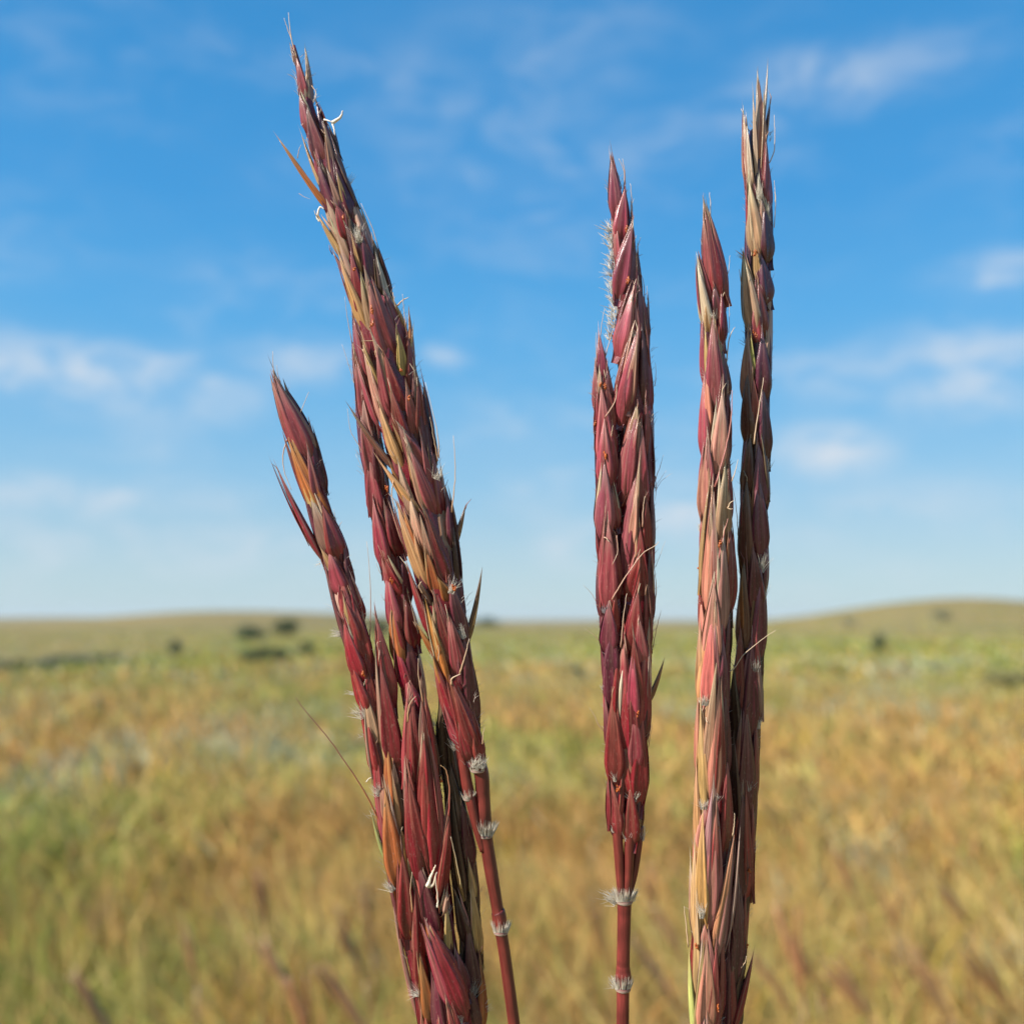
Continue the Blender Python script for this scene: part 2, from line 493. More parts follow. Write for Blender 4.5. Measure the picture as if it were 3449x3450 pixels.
L3 = Raceme(A, [(3,903,830,10),(3,925,1000,40),(3,950,1300,55),(3,985,1550,60),(4,680,50,65),(4,720,400,70),(4,780,800,75),(4,880,1250,80),(4,980,1800,80),(4,1040,2250,70)], -.2)
L3.many(3, '''
1005 1420 905 845 52 M
1030 1870 925 1150 64 M .2
1080 1900 1010 1430 42 P
985 2000 900 1330 34 T .1
''')
L3.many(4, '''
690 480 650 -160 44 O
765 510 700 40 50 D .1
740 500 690 120 20 T .5
840 900 760 540 46 O .6
1085 1400 838 780 62 M .9
850 950 800 700 30 T .7
''')
L3.fill('MPD', 210, v0=2450, edge=.5, wid=.42)
L3.cilia(30, 20)
L2b = Raceme(A, [(2,735,650,20),(2,795,900,62),(2,835,1200,82),(2,872,1500,94),(2,900,1800,92),(3,950,100,95),(3,1010,400,82),(3,1062,700,88),(3,1105,1000,85),(3,1145,1250,72),(3,1200,1500,90),(4,920,0,95),(4,960,500,95),(4,1020,1000,95),(4,1090,1500,95),(4,1130,2000,90),(4,1140,2400,70)], -.9)
L2b.many(2, '''
800 900 728 450 40 R
840 1240 748 760 50 R .2
905 1610 790 1190 58 R .2
860 1500 800 1050 40 g .3
900 1900 845 1480 56 R
930 1700 870 1330 36 P .3
''')
L2b.many(3, '''
965 440 878 -20 60 R .2
1080 340 970 20 58 M .2
1065 650 960 390 66 M .3
1052 910 975 480 62 R
1135 710 1080 380 45 P
1075 1140 1012 720 60 O .1
1072 1100 1020 760 46 M .3
1195 1010 1108 690 56 M .2
1115 1340 1045 1020 56 M .3
1190 1340 1120 960 55 P
1205 1530 1110 1260 55 R .3
1255 1460 1200 1050 34 g .1
''')
for y_ in range(700, 1700, 200):
    L2b.spk(2, 850 + (y_ - 700) * .12, y_ + 330, 815 + (y_ - 700) * .12, y_, 46, random.choice('PMR'), dz=-.2)
L2b.fill('MPR', 210, v0=1400, edge=.55, wid=.36)
L2b.cilia(60, 22)
L4 = Raceme(A, [(3,1150,1420,15),(3,1175,1580,70),(3,1215,1850,115),(4,900,150,125),(4,915,450,122),(4,915,750,100),(4,960,1000,95),(4,1040,1400,105),(4,1110,1800,105),(4,1140,2150,95),(4,1140,2500,70)], .7)
L4.many(3, '''
1150 2060 1140 1430 72 M
1290 2120 1228 1440 72 M -.1
1235 2230 1240 1690 38 M .5
1360 2010 1255 1480 50 P -.4
''')
L4.many(4, '''
885 870 795 150 105 M .1
1005 790 925 -100 86 M .3
1065 990 1098 420 52 M .7
1000 780 1030 500 28 g .8
1000 1260 880 760 50 P
1110 1440 1082 1080 34 T .2
1100 1120 1085 960 40 g .6
1130 1570 960 1230 56 M .4
1190 1830 965 1270 92 M .7
1050 2010 1000 1500 56 P .1
1255 1720 1150 1400 56 P .1
990 1320 965 1220 30 T .9
1200 2300 1090 1800 70 M .6
1080 2350 1020 1880 56 M .5
''')
L4.fill('MPO', 230, v0=2700, edge=.55, wid=.36)
L4.cilia(40, 22)
L5 = Raceme(A, [(3,1365,1440,18),(3,1370,1600,45),(4,1090,0,60),(4,1150,300,78),(4,1200,700,88),(4,1245,1100,92),(4,1262,1500,88),(4,1275,1900,82),(4,1250,2300,75)], -1.0, 'D')
L5.many(3, '''
1400 1900 1358 1430 48 D
1350 1850 1330 1560 22 B .1
''')
L5.many(4, '''
1200 520 1110 60 40 D
1205 1010 1128 300 52 D .1
1190 960 1120 580 14 T .7
1250 780 1190 330 50 P
1290 1010 1240 740 26 T .2
1230 1330 1150 980 48 B .2
1325 1420 1268 940 38 T
1300 1700 1240 1240 55 P .1
1345 1940 1320 1440 36 O .1
1290 1960 1225 1560 55 P .2
1300 2350 1270 1900 55 P .2
1240 2380 1190 1900 55 M .2
''')
L5.fill('DPDB', 220, v0=2560, edge=.6, wid=.34)
L5.cilia(40, 20)
for a in [(2,[(190,950),(155,850),(150,715)],2),(2,[(205,940),(185,880),(178,815)],1.6),(2,[(260,1330),(335,1190),(410,1010)],2.2),(2,[(262,1330),(222,1470),(235,1590),(285,1720)],2.6),(2,[(195,1590),(165,1545),(140,1530)],1.8),
          (3,[(850,1020),(856,620),(828,265)],2.0),(3,[(622,190),(632,150),(650,120)],1.6),(3,[(620,170),(600,90),(590,30)],1.4),(3,[(912,860),(890,810),(868,775)],1.8),(3,[(903,1060),(905,1000),(928,985)],3)]:
    L1.awn(*a, col=(.25,.09,.07) if a[0]==3 else (.40,.20,.13), z=.5)
L1.awn(4, [(604,480),(500,268),(400,110),(238,-123),(48,-353),(-5,-430)], 3.0, col=(.30,.09,.03), tip=(.22,.07,.06), z=.3)
L1.awn(4, [(505,180),(522,155),(560,143)], 2.0, col=(.8,.75,.65), z=0)
L2b.awn(2, [(768,1045),(715,870),(650,665)], 1.5, z=.4); L2b.awn(2, [(850,1600),(785,1420),(712,1290),(690,1130)], 1.8, z=.6); L2b.awn(2, [(862,1900),(820,1640),(750,1460)], 1.5, z=.3)
L2b.awn(2, [(722,660),(690,480),(668,320)], 1.6, z=.3); L2b.awn(3, [(950,530),(920,480),(893,415)], 1.4, z=.3); L2b.awn(3, [(975,730),(955,690),(928,648)], 1.3, z=.3); L2b.awn(2,[(862,1890),(838,1800),(822,1760)],1.2,z=.3)
L4.awn(3, [(1122,1570),(1135,1450),(1180,1383)], 2.6, col=(.5,.28,.12), z=1.4); L4.awn(3, [(1240,1460),(1205,1260),(1200,1110)], 2.4, col=(.5,.26,.12), z=1); L4.awn(3, [(1120,1430),(1125,1340),(1138,1270)], 2, z=1)
L4.awn(4, [(1098,425),(1104,240),(1080,100),(1038,58)], 3.2, col=(.30,.05,.05), tip=(.5,.3,.12), z=2.6); L4.awn(4, [(835,1120),(822,960),(834,830)], 2.4, col=(.5,.24,.10), z=2); L4.awn(4,[(1190,950),(1150,740),(1112,575)],2.2,col=(.5,.35,.15),z=1.5)
L4.awn(4,[(945,935),(975,850),(1005,780)],7,col=(.75,.66,.52),z=2.8); L4.awn(4,[(1015,1085),(1018,1020),(1000,860)],4,col=(.75,.66,.52),z=2.8); L4.awn(4,[(950,930),(985,920),(1012,830)],8,col=(.7,.6,.47),z=2.6)
for t in [(3,655,935,-1,-.2,26,95,.8,40),(3,815,1530,-.75,-.6,30,120,.7,50),(3,740,1370,-.95,-.2,5,70,.5,30),(3,830,1640,-.7,-.6,10,60,.8,120),(3,620,700,-.7,-.7,8,70,.6,160),(4,600,270,-.6,-.75,26,90,.6,60),(4,575,420,-.5,-.85,14,60,.5,150),(4,700,965,-.75,-.6,22,95,.5,40),(4,885,1715,-.9,-.35,22,95,.5,40),(4,880,1400,-.2,-1,6,60,.6,20),(3,500,430,-.8,.5,5,50,.9,60)]:
    L1.tuft(*t[:8], width=t[8])
L5.tuft(4,1275,1730,.15,-1,26,130,.5,30,col=(.6,.54,.46)); L5.tuft(4,1350,1830,.6,-.7,12,80,.5,50); L4.tuft(4,1215,1725,-.5,-.85,18,100,.5,20,col=(.62,.52,.42)); L4.tuft(4,1080,1140,0,-1,16,80,.5,40); L4.tuft(4,1185,1940,.1,-1,14,70,.5,40)
L4.anther(4,1020,205,44); L4.anther(4,1130,1510,40)
L2b.anther(3,1000,530,40); L1.anther(3,795,1235,36); L2b.anther(2,760,810,50)
stem_obj(A, [(4,1130,2150,60),(4,1150,2500,60),(4,1165,2900,50)], -.2, ground=(.03,.20))

# ---- tall seed head leaning left
B = thing('grass_seedhead', (.0, .17, 0), 'tallest seed head, thick purple and tan raceme leaning left on a jointed red stem', 'grass seed head', 'ripe grass seed heads')
B1 = Raceme(B, [(1,300,330,18),(1,365,600,42),(1,430,850,60),(1,510,1100,82),(1,600,1350,100),(1,690,1620,112),(2,800,100,150),(2,890,400,175),(2,960,700,190),(2,1045,1000,190),(2,1140,1400,185),(3,1235,0,172),(3,1340,450,172),(3,1425,1000,160),(3,1495,1400,142),(3,1555,1700,108),(3,1600,1880,75)], .9)
B1.many(1, '''
385 700 322 420 30 R
345 520 275 320 14 B
440 770 386 360 24 g -.1
400 740 395 480 18 W
410 940 345 680 40 R .1
520 1190 398 770 52 R
560 1010 468 740 38 P
640 1190 500 850 55 P
600 1300 520 900 24 g .3
520 1340 438 1000 36 R -.1
660 1410 545 1000 66 P
600 1570 480 1180 52 P
640 1500 540 1220 22 g .4
740 1570 600 1180 66 P .1
690 1500 610 1240 18 T .5
582 1545 204 1022 30 O .2
548 1445 362 982 20 T
655 1870 475 1550 36 T
610 1720 505 1560 18 W .2
640 1780 560 1570 16 W .3
720 1740 605 1480 58 M
845 2010 680 1640 58 P
790 1900 700 1560 40 D -.1
935 1940 785 1500 30 g -.3
880 1800 730 1400 26 W -.3
668 1150 575 880 15 B -.2
790 2000 720 1700 16 T .4
''')
B1.many(2, '''
815 550 640 60 48 T .2
740 300 582 -10 38 R
700 330 640 90 26 W .3
830 490 718 0 50 M
880 250 790 -150 50 P
1000 350 880 -70 54 D
1005 420 900 30 28 W -.2
1015 775 848 225 92 R
1155 710 960 290 66 R -.1
1182 965 1132 435 40 O .25
1150 900 1165 520 14 T .6
1112 910 1050 570 34 T .1
1095 1190 868 600 48 g .1
920 1000 800 640 26 T .3
795 910 735 460 40 R -.2
860 1240 760 800 46 R -.2
950 1260 800 640 38 g .2
1095 1210 955 730 48 M .1
980 1150 900 700 30 R .4
1230 1240 1172 960 30 B .2
1195 1010 1125 610 40 M .1
1245 1340 1195 960 42 M .1
1185 1340 1115 950 42 R .1
1305 1490 1180 880 78 P
1110 1410 1010 1000 54 M .1
1065 1530 920 1100 40 T .3
1012 1570 702 1110 30 B .3
1000 1480 940 1160 20 W .6
1225 1570 1060 1260 58 R .2
1310 1860 1140 1420 72 R .2
1340 1580 1240 1000 56 P -.2
1205 1890 940 1530 42 T .4
1100 1800 1000 1540 30 O .6
1172 1930 1060 1530 38 g .3
1405 1910 1300 1460 46 M
1430 1820 1362 1550 24 g -.2
1220 1700 1110 1330 28 g .4
1300 1700 1220 1350 26 R .4
''')
B1.many(3, '''
1255 570 1055 0 54 T .2
1220 450 1100 60 34 O .4
1235 340 1145 -50 48 g .3
1230 520 1170 200 22 T .6
1400 570 1250 90 82 M .2
1335 640 1260 330 38 O .2
1440 700 1350 540 44 O
1305 970 1130 460 58 M .1
1275 730 1205 540 32 D .2
1545 980 1425 540 55 P
1460 1170 1330 690 66 M .2
1490 1210 1420 820 70 R .3
1330 1110 1200 880 36 O
1405 1270 1262 730 42 O .35
1390 1160 1300 820 26 T .5
1592 1490 1530 960 46 P
1455 1570 1312 1110 56 M .1
1565 1310 1480 1080 50 P
1605 1750 1450 1290 74 M .3
1645 1570 1572 1090 42 P -.1
1485 1730 1385 1440 38 R
1400 1400 1310 1110 22 O .4
1500 300 1400 -100 50 P
1530 560 1440 100 40 D -.1
1490 320 1538 8 34 B -.4
1480 260 1440 0 24 W -.4
1578 1020 1656 475 30 B -.3
1600 960 1630 720 18 T -.3
1660 1840 1580 1480 46 M .1
1560 1830 1490 1560 40 M .2
''')  # the front D spikelet is a shaded hole painted in dark
B1.fill('PMRg', 190, v0=700, edge=.64, wid=.30)
B1.cilia(150, 26)
for a in [(1,[(322,420),(282,260),(262,90)],2.6),(1,[(300,330),(262,220),(230,130)],2.2),(1,[(302,450),(285,380),(274,318)],2),(1,[(402,570),(388,460),(382,348)],2.4),(1,[(430,620),(458,660),(462,715)],1.8),(1,[(472,1190),(420,1090),(393,990)],2),(1,[(328,1145),(340,1080),(356,1046)],1.6),(1,[(945,1910),(870,1650),(785,1470)],2),(1,[(340,1400),(380,1425),(420,1440)],1),
          (2,[(1352,1490),(1335,1280),(1250,940)],2.2),(2,[(1345,1510),(1310,1330),(1285,1190)],1.8),(2,[(1442,1880),(1468,1600),(1455,1325)],2.4),(2,[(1112,570),(1098,430),(1085,300)],1.8),(2,[(1050,385),(1090,345),(1132,325)],3),(2,[(905,770),(888,720),(902,700),(918,735)],2.2),(2,[(1015,290),(1025,340),(1040,400)],1.8),
          (3,[(1230,640),(1205,590),(1222,555)],3),(3,[(1500,1222),(1535,1100),(1568,968)],3.2),(3,[(1440,1300),(1445,1255),(1505,1222)],4),(3,[(1345,1130),(1350,1070),(1343,1018)],2.4),(3,[(1664,1730),(1668,1660),(1680,1610)],2.4),
          (2,[(880,640),(830,640),(790,640)],2.2),(2,[(800,700),(850,820),(880,960)],2.4),(2,[(1020,1650),(1010,1760),(1030,1860)],2.6)]:
    B1.awn(*a, col=(.45,.26,.14), z=2.2 if a[0] != 1 else .6)
for pts, r in [([(575,890),(635,850),(656,800)],7),([(520,865),(548,872),(575,880)],4),([(575,880),(590,920),(600,980)],5),([(492,1600),(472,1565),(490,1500),(520,1512)],6),([(360,905),(385,890),(405,880)],4)]:
    B1.awn(1, pts, r, col=(.78,.70,.58), tip=(.7,.6,.55), z=.4)
for t in [(1,770,1755,-.25,-1,26,130,.5,60),(1,690,1330,.5,-.8,8,80,.3,60),(3,1530,965,-.4,-1,18,110,.4,40),(3,1435,640,.3,-1,14,130,.4,30),(3,1630,1900,.1,-1,40,95,.6,90),(3,1470,1770,-.5,-.9,18,90,.5,40),(3,1310,1600,-.1,-1,5,60,.4,10),(2,1330,1640,.3,-1,14,120,.6,60),(1,800,1770,-.2,-1,12,90,.4,50)]:
    B1.tuft(*t[:8], width=t[8])
for a in [(2,872,420,60),(2,868,500,50),(2,965,1705,50),(3,1443,585,56),(2,1080,868,24),(2,735,125,26),(1,660,1560,30),(2,1130,1030,34)]:
    B1.anther(*a)
stem_obj(B, [(3,1590,1830,62),(4,1330,100,54),(4,1345,300,52),(4,1358,520,54),(4,1372,620,48),(4,1400,800,48),(4,1447,1080,43),(4,1456,1120,50),(4,1464,1170,53),(4,1472,1240,50),(4,1480,1290,44),(4,1505,1450,43),(4,1570,1931,43),(4,1620,2350,43)], .6, ground=(.05,.22))
stem_obj(B, [(3,1500,1700,40),(4,1225,180,42),(4,1262,330,40),(4,1300,500,34),(4,1345,680,22)], .9)
def collar(parent, c, x, y, r, z0, n, ln, h=30, out=.5):
    """hairy node: a pale swollen ring with a crown of white hairs"""
    k = CROP[c][2]; u, v = cp(c, x, y); rr = r * k
    mb = MB()
    mb.tube([pos(u, v + h * k * .55, z0 * 1e-3), pos(u, v + h * k * .3, z0 * 1e-3), pos(u, v - h * k * .2, z0 * 1e-3), pos(u, v - h * k * .6, z0 * 1e-3)],
            [rr * .93 * PX, rr * 1.06 * PX, rr * 1.04 * PX, rr * .95 * PX], [np.array((.5,.36,.28)), np.array((.62,.50,.40)), np.array((.45,.24,.20)), np.array((.3,.06,.05))], n=14)
    for i in range(int(n * 1.9)):
        a = random.uniform(0, 2 * math.pi); l = ln * k * random.uniform(.35, 1.45)
        cx, cz = math.cos(a), math.sin(a); o = random.uniform(.05, out)
        pts = []
        for j in range(4):
            t = j / 3
            q = rr * 1.03 + l * o * t
            pts.append(pos(u + cx * q, v + h * k * random.uniform(-.02, .02) + h * k * .3 - l * t * (1 - .3 * o * t), z0 * 1e-3 + cz * q * PX))
        mb.tube(pts, [.75 * PX, .7 * PX, .55 * PX, .15 * PX], np.array((.84,.78,.67)) * random.uniform(.75, 1.15), n=4, cap=False)
    return mb.build('node', M_HAIR, parent)
collar(B, 4, 1362, 565, 52, .6, 110, 95, 26)
collar(B, 4, 1474, 1262, 50, .6, 80, 75, 26, .35)
collar(B, 4, 1305, 95, 48, 1.2, 60, 80, 22)
collar(B, 4, 1238, 300, 34, 1.0, 30, 60, 24)

# ---- centre seed head
Cc = thing('grass_seedhead', (.02, .18, 0), 'upright rose red seed head of two pressed racemes on a slim white noded stem', 'grass seed head', 'ripe grass seed heads')
C2 = Raceme(Cc, [(5,345,230,14),(5,362,400,46),(5,400,650,62),(5,425,800,72),(5,480,1200,100),(5,495,1500,125),(6,512,0,130),(6,528,500,126),(6,538,900,120),(6,537,1300,114),(6,532,1700,112),(7,350,100,82),(7,355,400,66),(7,350,700,50),(7,332,1000,32)], 0)
C2.many(5, '''
380 600 340 190 44 R .2
440 560 425 400 24 B
402 760 436 410 48 R .2
470 720 445 440 36 P -.1
392 950 378 640 28 R .1
455 900 490 640 46 R .1
398 1150 490 680 56 R .3
430 1000 470 720 30 g .4
505 1020 482 560 36 P
500 1250 500 820 50 P
392 1570 500 1130 62 R .4
440 1480 490 1190 26 g .5
540 1280 530 850 34 P -.1
570 1520 540 1100 56 P
602 1660 606 1180 30 B .1
405 2020 520 1450 82 R .4
470 1950 525 1520 34 g .7
590 1920 560 1400 46 P .1
625 2020 612 1600 34 P
520 1600 520 1250 40 R .1
''')
C2.many(6, '''
405 750 505 200 74 R .4
470 640 530 280 30 R .6
500 420 530 140 34 g .5
432 1300 520 640 70 R .4
490 1150 525 760 28 g .7
475 1510 542 1220 58 M .3
440 1500 470 1280 36 R .2
430 1720 440 1500 30 P
560 910 562 300 48 R .2
625 810 622 250 42 P
600 600 590 100 40 M .1
642 1210 630 700 34 P
592 1210 592 800 42 M .2
625 1710 612 1200 42 P
575 1520 545 1000 40 M .2
600 1900 590 1500 44 M .1
485 1910 532 1490 62 M .4
565 2010 542 1680 46 R .5
420 2000 430 1700 36 M
500 1000 545 560 22 g .6
''')
C2.many(7, '''
308 565 315 150 55 M .5
350 420 345 60 30 R .6
382 460 402 50 42 M .2
332 810 300 560 46 M .3
372 810 392 400 42 M .2
355 640 350 360 34 R .5
340 1010 332 740 36 M .4
375 960 385 700 30 P
428 330 497 108 18 B -.2
400 520 425 200 26 P
365 330 345 0 30 M .6
300 300 300 20 34 R .5
415 150 425 -80 26 g .1
''')
for y_ in range(150, 1500, 190):
    C2.spk(6, 398 + random.uniform(-10, 10), y_ + 330, 402 + random.uniform(-10, 10), y_, 42, random.choice('PPM'), dz=-.9)  # dark filler spikelets: shade of the gap between both racemes put into colour
C2.fill('PMRM', 200, v0=900, v1=2750, edge=.62, wid=.34)
C2.cilia(110, 22)
C1 = Raceme(Cc, [(5,258,1510,14),(5,268,1700,54),(5,284,1900,80),(6,290,100,86),(6,308,400,86),(6,320,700,88),(6,328,1000,86),(6,328,1300,86),(6,334,1600,84),(7,238,100,50),(7,242,400,42),(7,252,700,40),(7,264,960,24)], .3)
C1.many(5, '''
275 1760 262 1485 30 R .2
235 2010 226 1655 30 R
335 2010 312 1700 40 R .1
265 1950 255 1700 26 g .2
''')
C1.many(6, '''
292 570 268 20 58 R .2
340 300 300 -60 40 M
245 400 232 60 32 R
352 490 350 285 30 M .2
298 710 290 250 54 R .3
350 720 345 340 42 M
285 1070 290 560 64 R .4
255 800 240 450 30 P
385 1010 350 740 40 R .2
310 1310 295 1000 54 R .3
315 1570 320 990 60 R .5
390 1510 372 1090 38 M .2
322 1910 320 1570 58 P .3
360 1800 370 1500 36 M .3
250 1260 236 900 28 P
252 1660 246 1250 28 P
262 1500 265 1150 26 R .1
''')
C1.many(7, '''
238 330 216 0 34 P
253 700 240 300 44 M .3
268 970 236 720 46 M .3
275 410 268 80 34 M .3
230 560 205 300 22 P
285 900 292 640 30 M .3
240 180 245 -60 36 P .2
''')
C1.fill('MPR', 200, v0=1350, v1=2750, edge=.6, wid=.36)
C1.cilia(80, 20)
for R_, c, pts, r in [(C2,5,[(432,400),(432,270),(395,180)],2),(C2,5,[(440,370),(436,265),(420,180)],2),(C2,5,[(415,400),(390,300),(368,252)],1.8),(C2,5,[(492,610),(488,470),(478,360)],2.2),(C1,5,[(260,1490),(270,1390),(291,1265)],1.8),(C1,5,[(236,1650),(230,1540),(232,1438)],1.8),(C1,5,[(288,1690),(310,1560),(362,1385)],2.4),(C2,5,[(582,1260),(575,1080),(548,1000)],1.8),(C2,5,[(602,1200),(600,1180),(598,1100)],1.5),
    (C1,6,[(298,225),(368,110),(380,-10)],2.8),(C1,6,[(340,365),(345,330),(352,285)],2.6),(C1,6,[(345,1545),(430,1400),(560,1220),(650,1160),(684,1125)],2.6),(C2,6,[(640,1890),(670,1740),(700,1620)],1.8),(C2,6,[(655,690),(690,590),(716,500)],1.4),(C2,6,[(565,1020),(570,900),(584,795)],2.6),(C2,6,[(410,1890),(425,1700),(452,1500)],2.6),(C2,6,[(645,1660),(665,1480),(655,1330)],2.4),(C1,6,[(235,1565),(190,1490),(138,1440)],1.1),(C1,6,[(255,1845),(210,1795),(150,1758)],1.2),(C2,6,[(660,760),(700,690),(778,630)],.9),(C2,6,[(655,740),(690,680),(740,610)],.9),(C2,6,[(660,1310),(690,1230),(730,1120)],.9),(C2,6,[(658,650),(664,750),(655,830)],1.6),
    (C1,6,[(285,1095),(305,1100),(325,1128)],3.2),(C1,6,[(380,1080),(385,1200),(350,1290)],2),(C1,7,[(198,465),(170,430),(155,395),(128,348)],1.8),(C2,7,[(422,545),(430,490),(441,430)],1.6),(C2,7,[(418,520),(432,450),(436,400)],1.3),(C2,6,[(545,1900),(538,1780),(535,1680)],2.2),(C2,6,[(655,0),(662,-80),(658,-170)],1.4)]:
    R_.awn(c, pts, r, col=(.38,.19,.13), z=1.9 if (c == 6 and 260 < pts[0][0] < 620) else .5)
for i, (x, y) in enumerate([(338,700),(345,760),(352,820),(362,900),(360,960),(365,1020),(368,1090),(370,1150),(372,1210),(374,1270),(374,1330),(365,1400),(345,1480)]):
    C2.tuft(5, x, y, -.5, -.85, 13, 100, .8, 60, z=.4, col=(.85,.82,.78), r=1.5)
C2.tuft(7,327,1020,0,-1,44,55,.5,40); C1.tuft(7,262,968,-.1,-1,34,50,.5,40); C2.tuft(7,385,1010,.2,-1,10,80,.3,30,r=.9); C2.tuft(7,300,570,-.6,-.8,14,60,.3,10,col=(.6,.45,.4)); C2.tuft(7,320,590,.5,-.85,14,60,.3,10,col=(.6,.45,.4))
C2.tuft(7,335,815,-.5,-.85,16,50,.4,10); C2.tuft(7,350,815,.5,-.85,16,50,.4,10); C1.tuft(7,255,715,-.4,-.9,18,50,.4,10); C1.tuft(6,300,1640,0,-1,14,60,.4,40,col=(.6,.55,.55)); C2.tuft(6,385,480,-.1,-1,14,90,.4,20,z=.2); C2.tuft(6,405,960,-.1,-1,12,80,.4,20,z=.2); C1.tuft(6,250,350,-.5,-.85,8,60,.5,40); C1.tuft(7,205,260,-.3,-.95,10,40,.5,20); C2.tuft(5,500,1470,0,-1,12,50,.6,30)
for R_, c, x, y, s_ in [(C2,5,468,640,56),(C2,5,458,690,46),(C2,5,470,1050,60),(C1,6,300,510,50),(C1,5,262,1800,26),(C1,6,232,250,30),(C1,7,262,755,44),(C2,7,360,385,22),(C1,5,290,1830,30)]:
    R_.anther(c, x, y, s_)
stem_obj(Cc, [(7,262,940,24),(7,268,1000,25),(7,276,1120,24),(7,284,1250,20),(7,292,1300,16)], .5)
stem_obj(Cc, [(7,330,970,26),(7,326,1040,27),(7,322,1150,24),(7,314,1260,20),(7,306,1310,16)], .5)
stem_obj(Cc, [(7,378,940,20),(7,370,1040,20),(7,348,1180,20),(7,322,1280,18)], -.3)
stem_obj(Cc, [(7,300,1270,34),(7,301,1330,36),(7,300,1400,34),(7,296,1600,33),(7,295,1650,35),(7,296,1690,40),(7,295,1740,36),(7,294,1780,32),(7,293,1931,32),(7,291,2150,32)], 0, ground=(.03,.26), col=(.145,.022,.019))
collar(Cc, 7, 301, 1312, 40, 0, 170, 58, 26, .5)
collar(Cc, 7, 294, 1752, 37, 0, 110, 55, 20, .4)
for t in [(7,268,1320,-.75,-.6,40,80,.6,50),(7,250,1305,-.9,-.35,5,85,.3,20),(7,335,1310,.5,-.8,14,50,.6,40),(7,262,1740,-.55,-.8,26,55,.5,40)]:
    C2.tuft(*t[:8], width=t[8], z=.1)

# ---- right seed head
Dd = thing('grass_seedhead', (.045, .17, 0), 'upright seed head of a peach pink raceme pressed against a taller dark purple one', 'grass seed head', 'ripe grass seed heads')
D2 = Raceme(Dd, [(8,600,700,45),(8,590,1000,110),(5,1395,30,92),(5,1395,350,92),(5,1400,700,100),(5,1400,1000,105),(5,1396,1300,92),(5,1396,1600,98),(6,1390,0,96),(6,1390,400,88),(6,1374,800,96),(6,1370,1100,92),(6,1352,1500,100),(6,1342,1900,100),(7,922,50,76),(7,910,400,72),(7,898,800,68),(7,880,1200,64),(7,850,1600,60),(7,820,1930,56),(7,790,2250,50)], -1.5, 'P')
D2.many(8, '''
445 1710 402 780 62 g .2
500 1720 440 900 34 W .35
420 1700 385 1000 30 W .3
560 1500 522 560 26 W .3
640 1400 662 520 24 g .4
610 1470 590 350 72 K
570 1330 575 420 30 W .3
640 1050 712 125 26 W
670 1260 745 615 40 B
690 1180 740 760 18 T .3
690 1910 692 1110 46 R .3
555 2060 530 1640 44 R .1
620 1950 600 1560 22 W .3
735 1930 715 1380 38 P
''')
D2.many(5, '''
1392 860 1340 370 56 g .2
1340 800 1325 420 22 W .4
1495 560 1450 80 40 R
1422 610 1400 320 28 W .2
1472 910 1440 520 58 P .2
1440 700 1420 480 28 g .4
1480 640 1455 470 16 W .3
1370 1430 1298 890 58 g .2
1330 1350 1300 960 26 W .4
1400 1060 1370 760 24 T .4
1472 1210 1420 880 58 P .2
1435 1440 1405 1080 44 M .3
1495 1440 1470 1200 34 P
1470 1200 1440 1040 14 W .4
1325 1940 1330 1440 50 g .2
1370 1800 1350 1460 22 G .3
1435 1910 1430 1440 58 P .2
1400 1500 1370 1250 36 R .3
1490 1800 1480 1400 26 P
''')
D2.many(6, '''
1335 410 1330 -100 50 B .1
1390 350 1365 -60 36 M .3
1455 510 1430 0 54 P .2
1310 760 1345 370 50 B .1
1420 860 1400 420 62 P .3
1460 900 1455 450 34 P
1420 1210 1395 640 62 P .3
1310 1310 1320 690 54 B .1
1350 1150 1340 800 30 O .1
1385 1610 1365 1180 56 P .4
1450 1510 1450 960 36 P .2
1290 1910 1300 1290 50 B
1270 1800 1285 1350 20 O .3
1405 1950 1420 1330 60 P .3
1455 1930 1450 1450 26 M
''')
D2.many(7, '''
930 460 940 0 62 P .2
970 420 975 60 26 P
880 420 880 -40 36 M
860 560 850 150 34 D .2
905 860 910 380 60 P .2
950 820 958 420 24 M
850 950 850 500 32 D .3
890 1270 895 780 56 P .2
930 1200 938 800 18 M
835 1350 840 900 28 D .3
850 1720 870 1250 56 P .2
895 1650 905 1250 20 M
820 1600 830 1280 30 P .4
800 1980 830 1560 56 P .2
860 1980 880 1600 26 D
852 1940 942 1588 34 M .6
850 1800 910 1600 14 B .2
810 2350 815 1900 50 P .2
''')
D2.fill('RMgP', 210, v0=800, v1=1700, edge=.6, wid=.34); D2.fill('PPMD', 210, v0=1750, edge=.6, wid=.34)  # shade from the neighbouring raceme is put into the darker lower colours
D2.cilia(110, 18)
D1 = Raceme(Dd, [(5,1020,600,14),(5,1042,750,46),(5,1063,950,78),(5,1068,1200,86),(5,1080,1500,84),(5,1095,1800,98),(6,1096,100,102),(6,1096,400,102),(6,1096,700,106),(6,1100,1000,114),(6,1106,1300,116),(6,1100,1700,116),(7,732,50,70),(7,740,400,78),(7,740,700,80),(7,732,1000,88),(7,722,1300,90),(7,715,1600,88),(7,705,1930,80),(7,700,2250,70)], .6)
D1.many(5, '''
1110 1190 1018 565 78 M .2
1050 900 1018 590 26 R .5
1045 1240 975 880 30 R
1042 1410 963 925 44 W .2
1050 1430 1030 1200 28 T .3
1152 1510 1132 1130 50 M .1
1095 1330 1085 1100 34 R
1092 1910 1070 1370 62 R .4
1010 1810 1000 1350 32 R
1035 1800 1020 1400 18 T .3
1172 1910 1140 1560 48 P .2
1060 1700 1090 1400 26 g .6
1010 1700 990 1450 22 K
''')
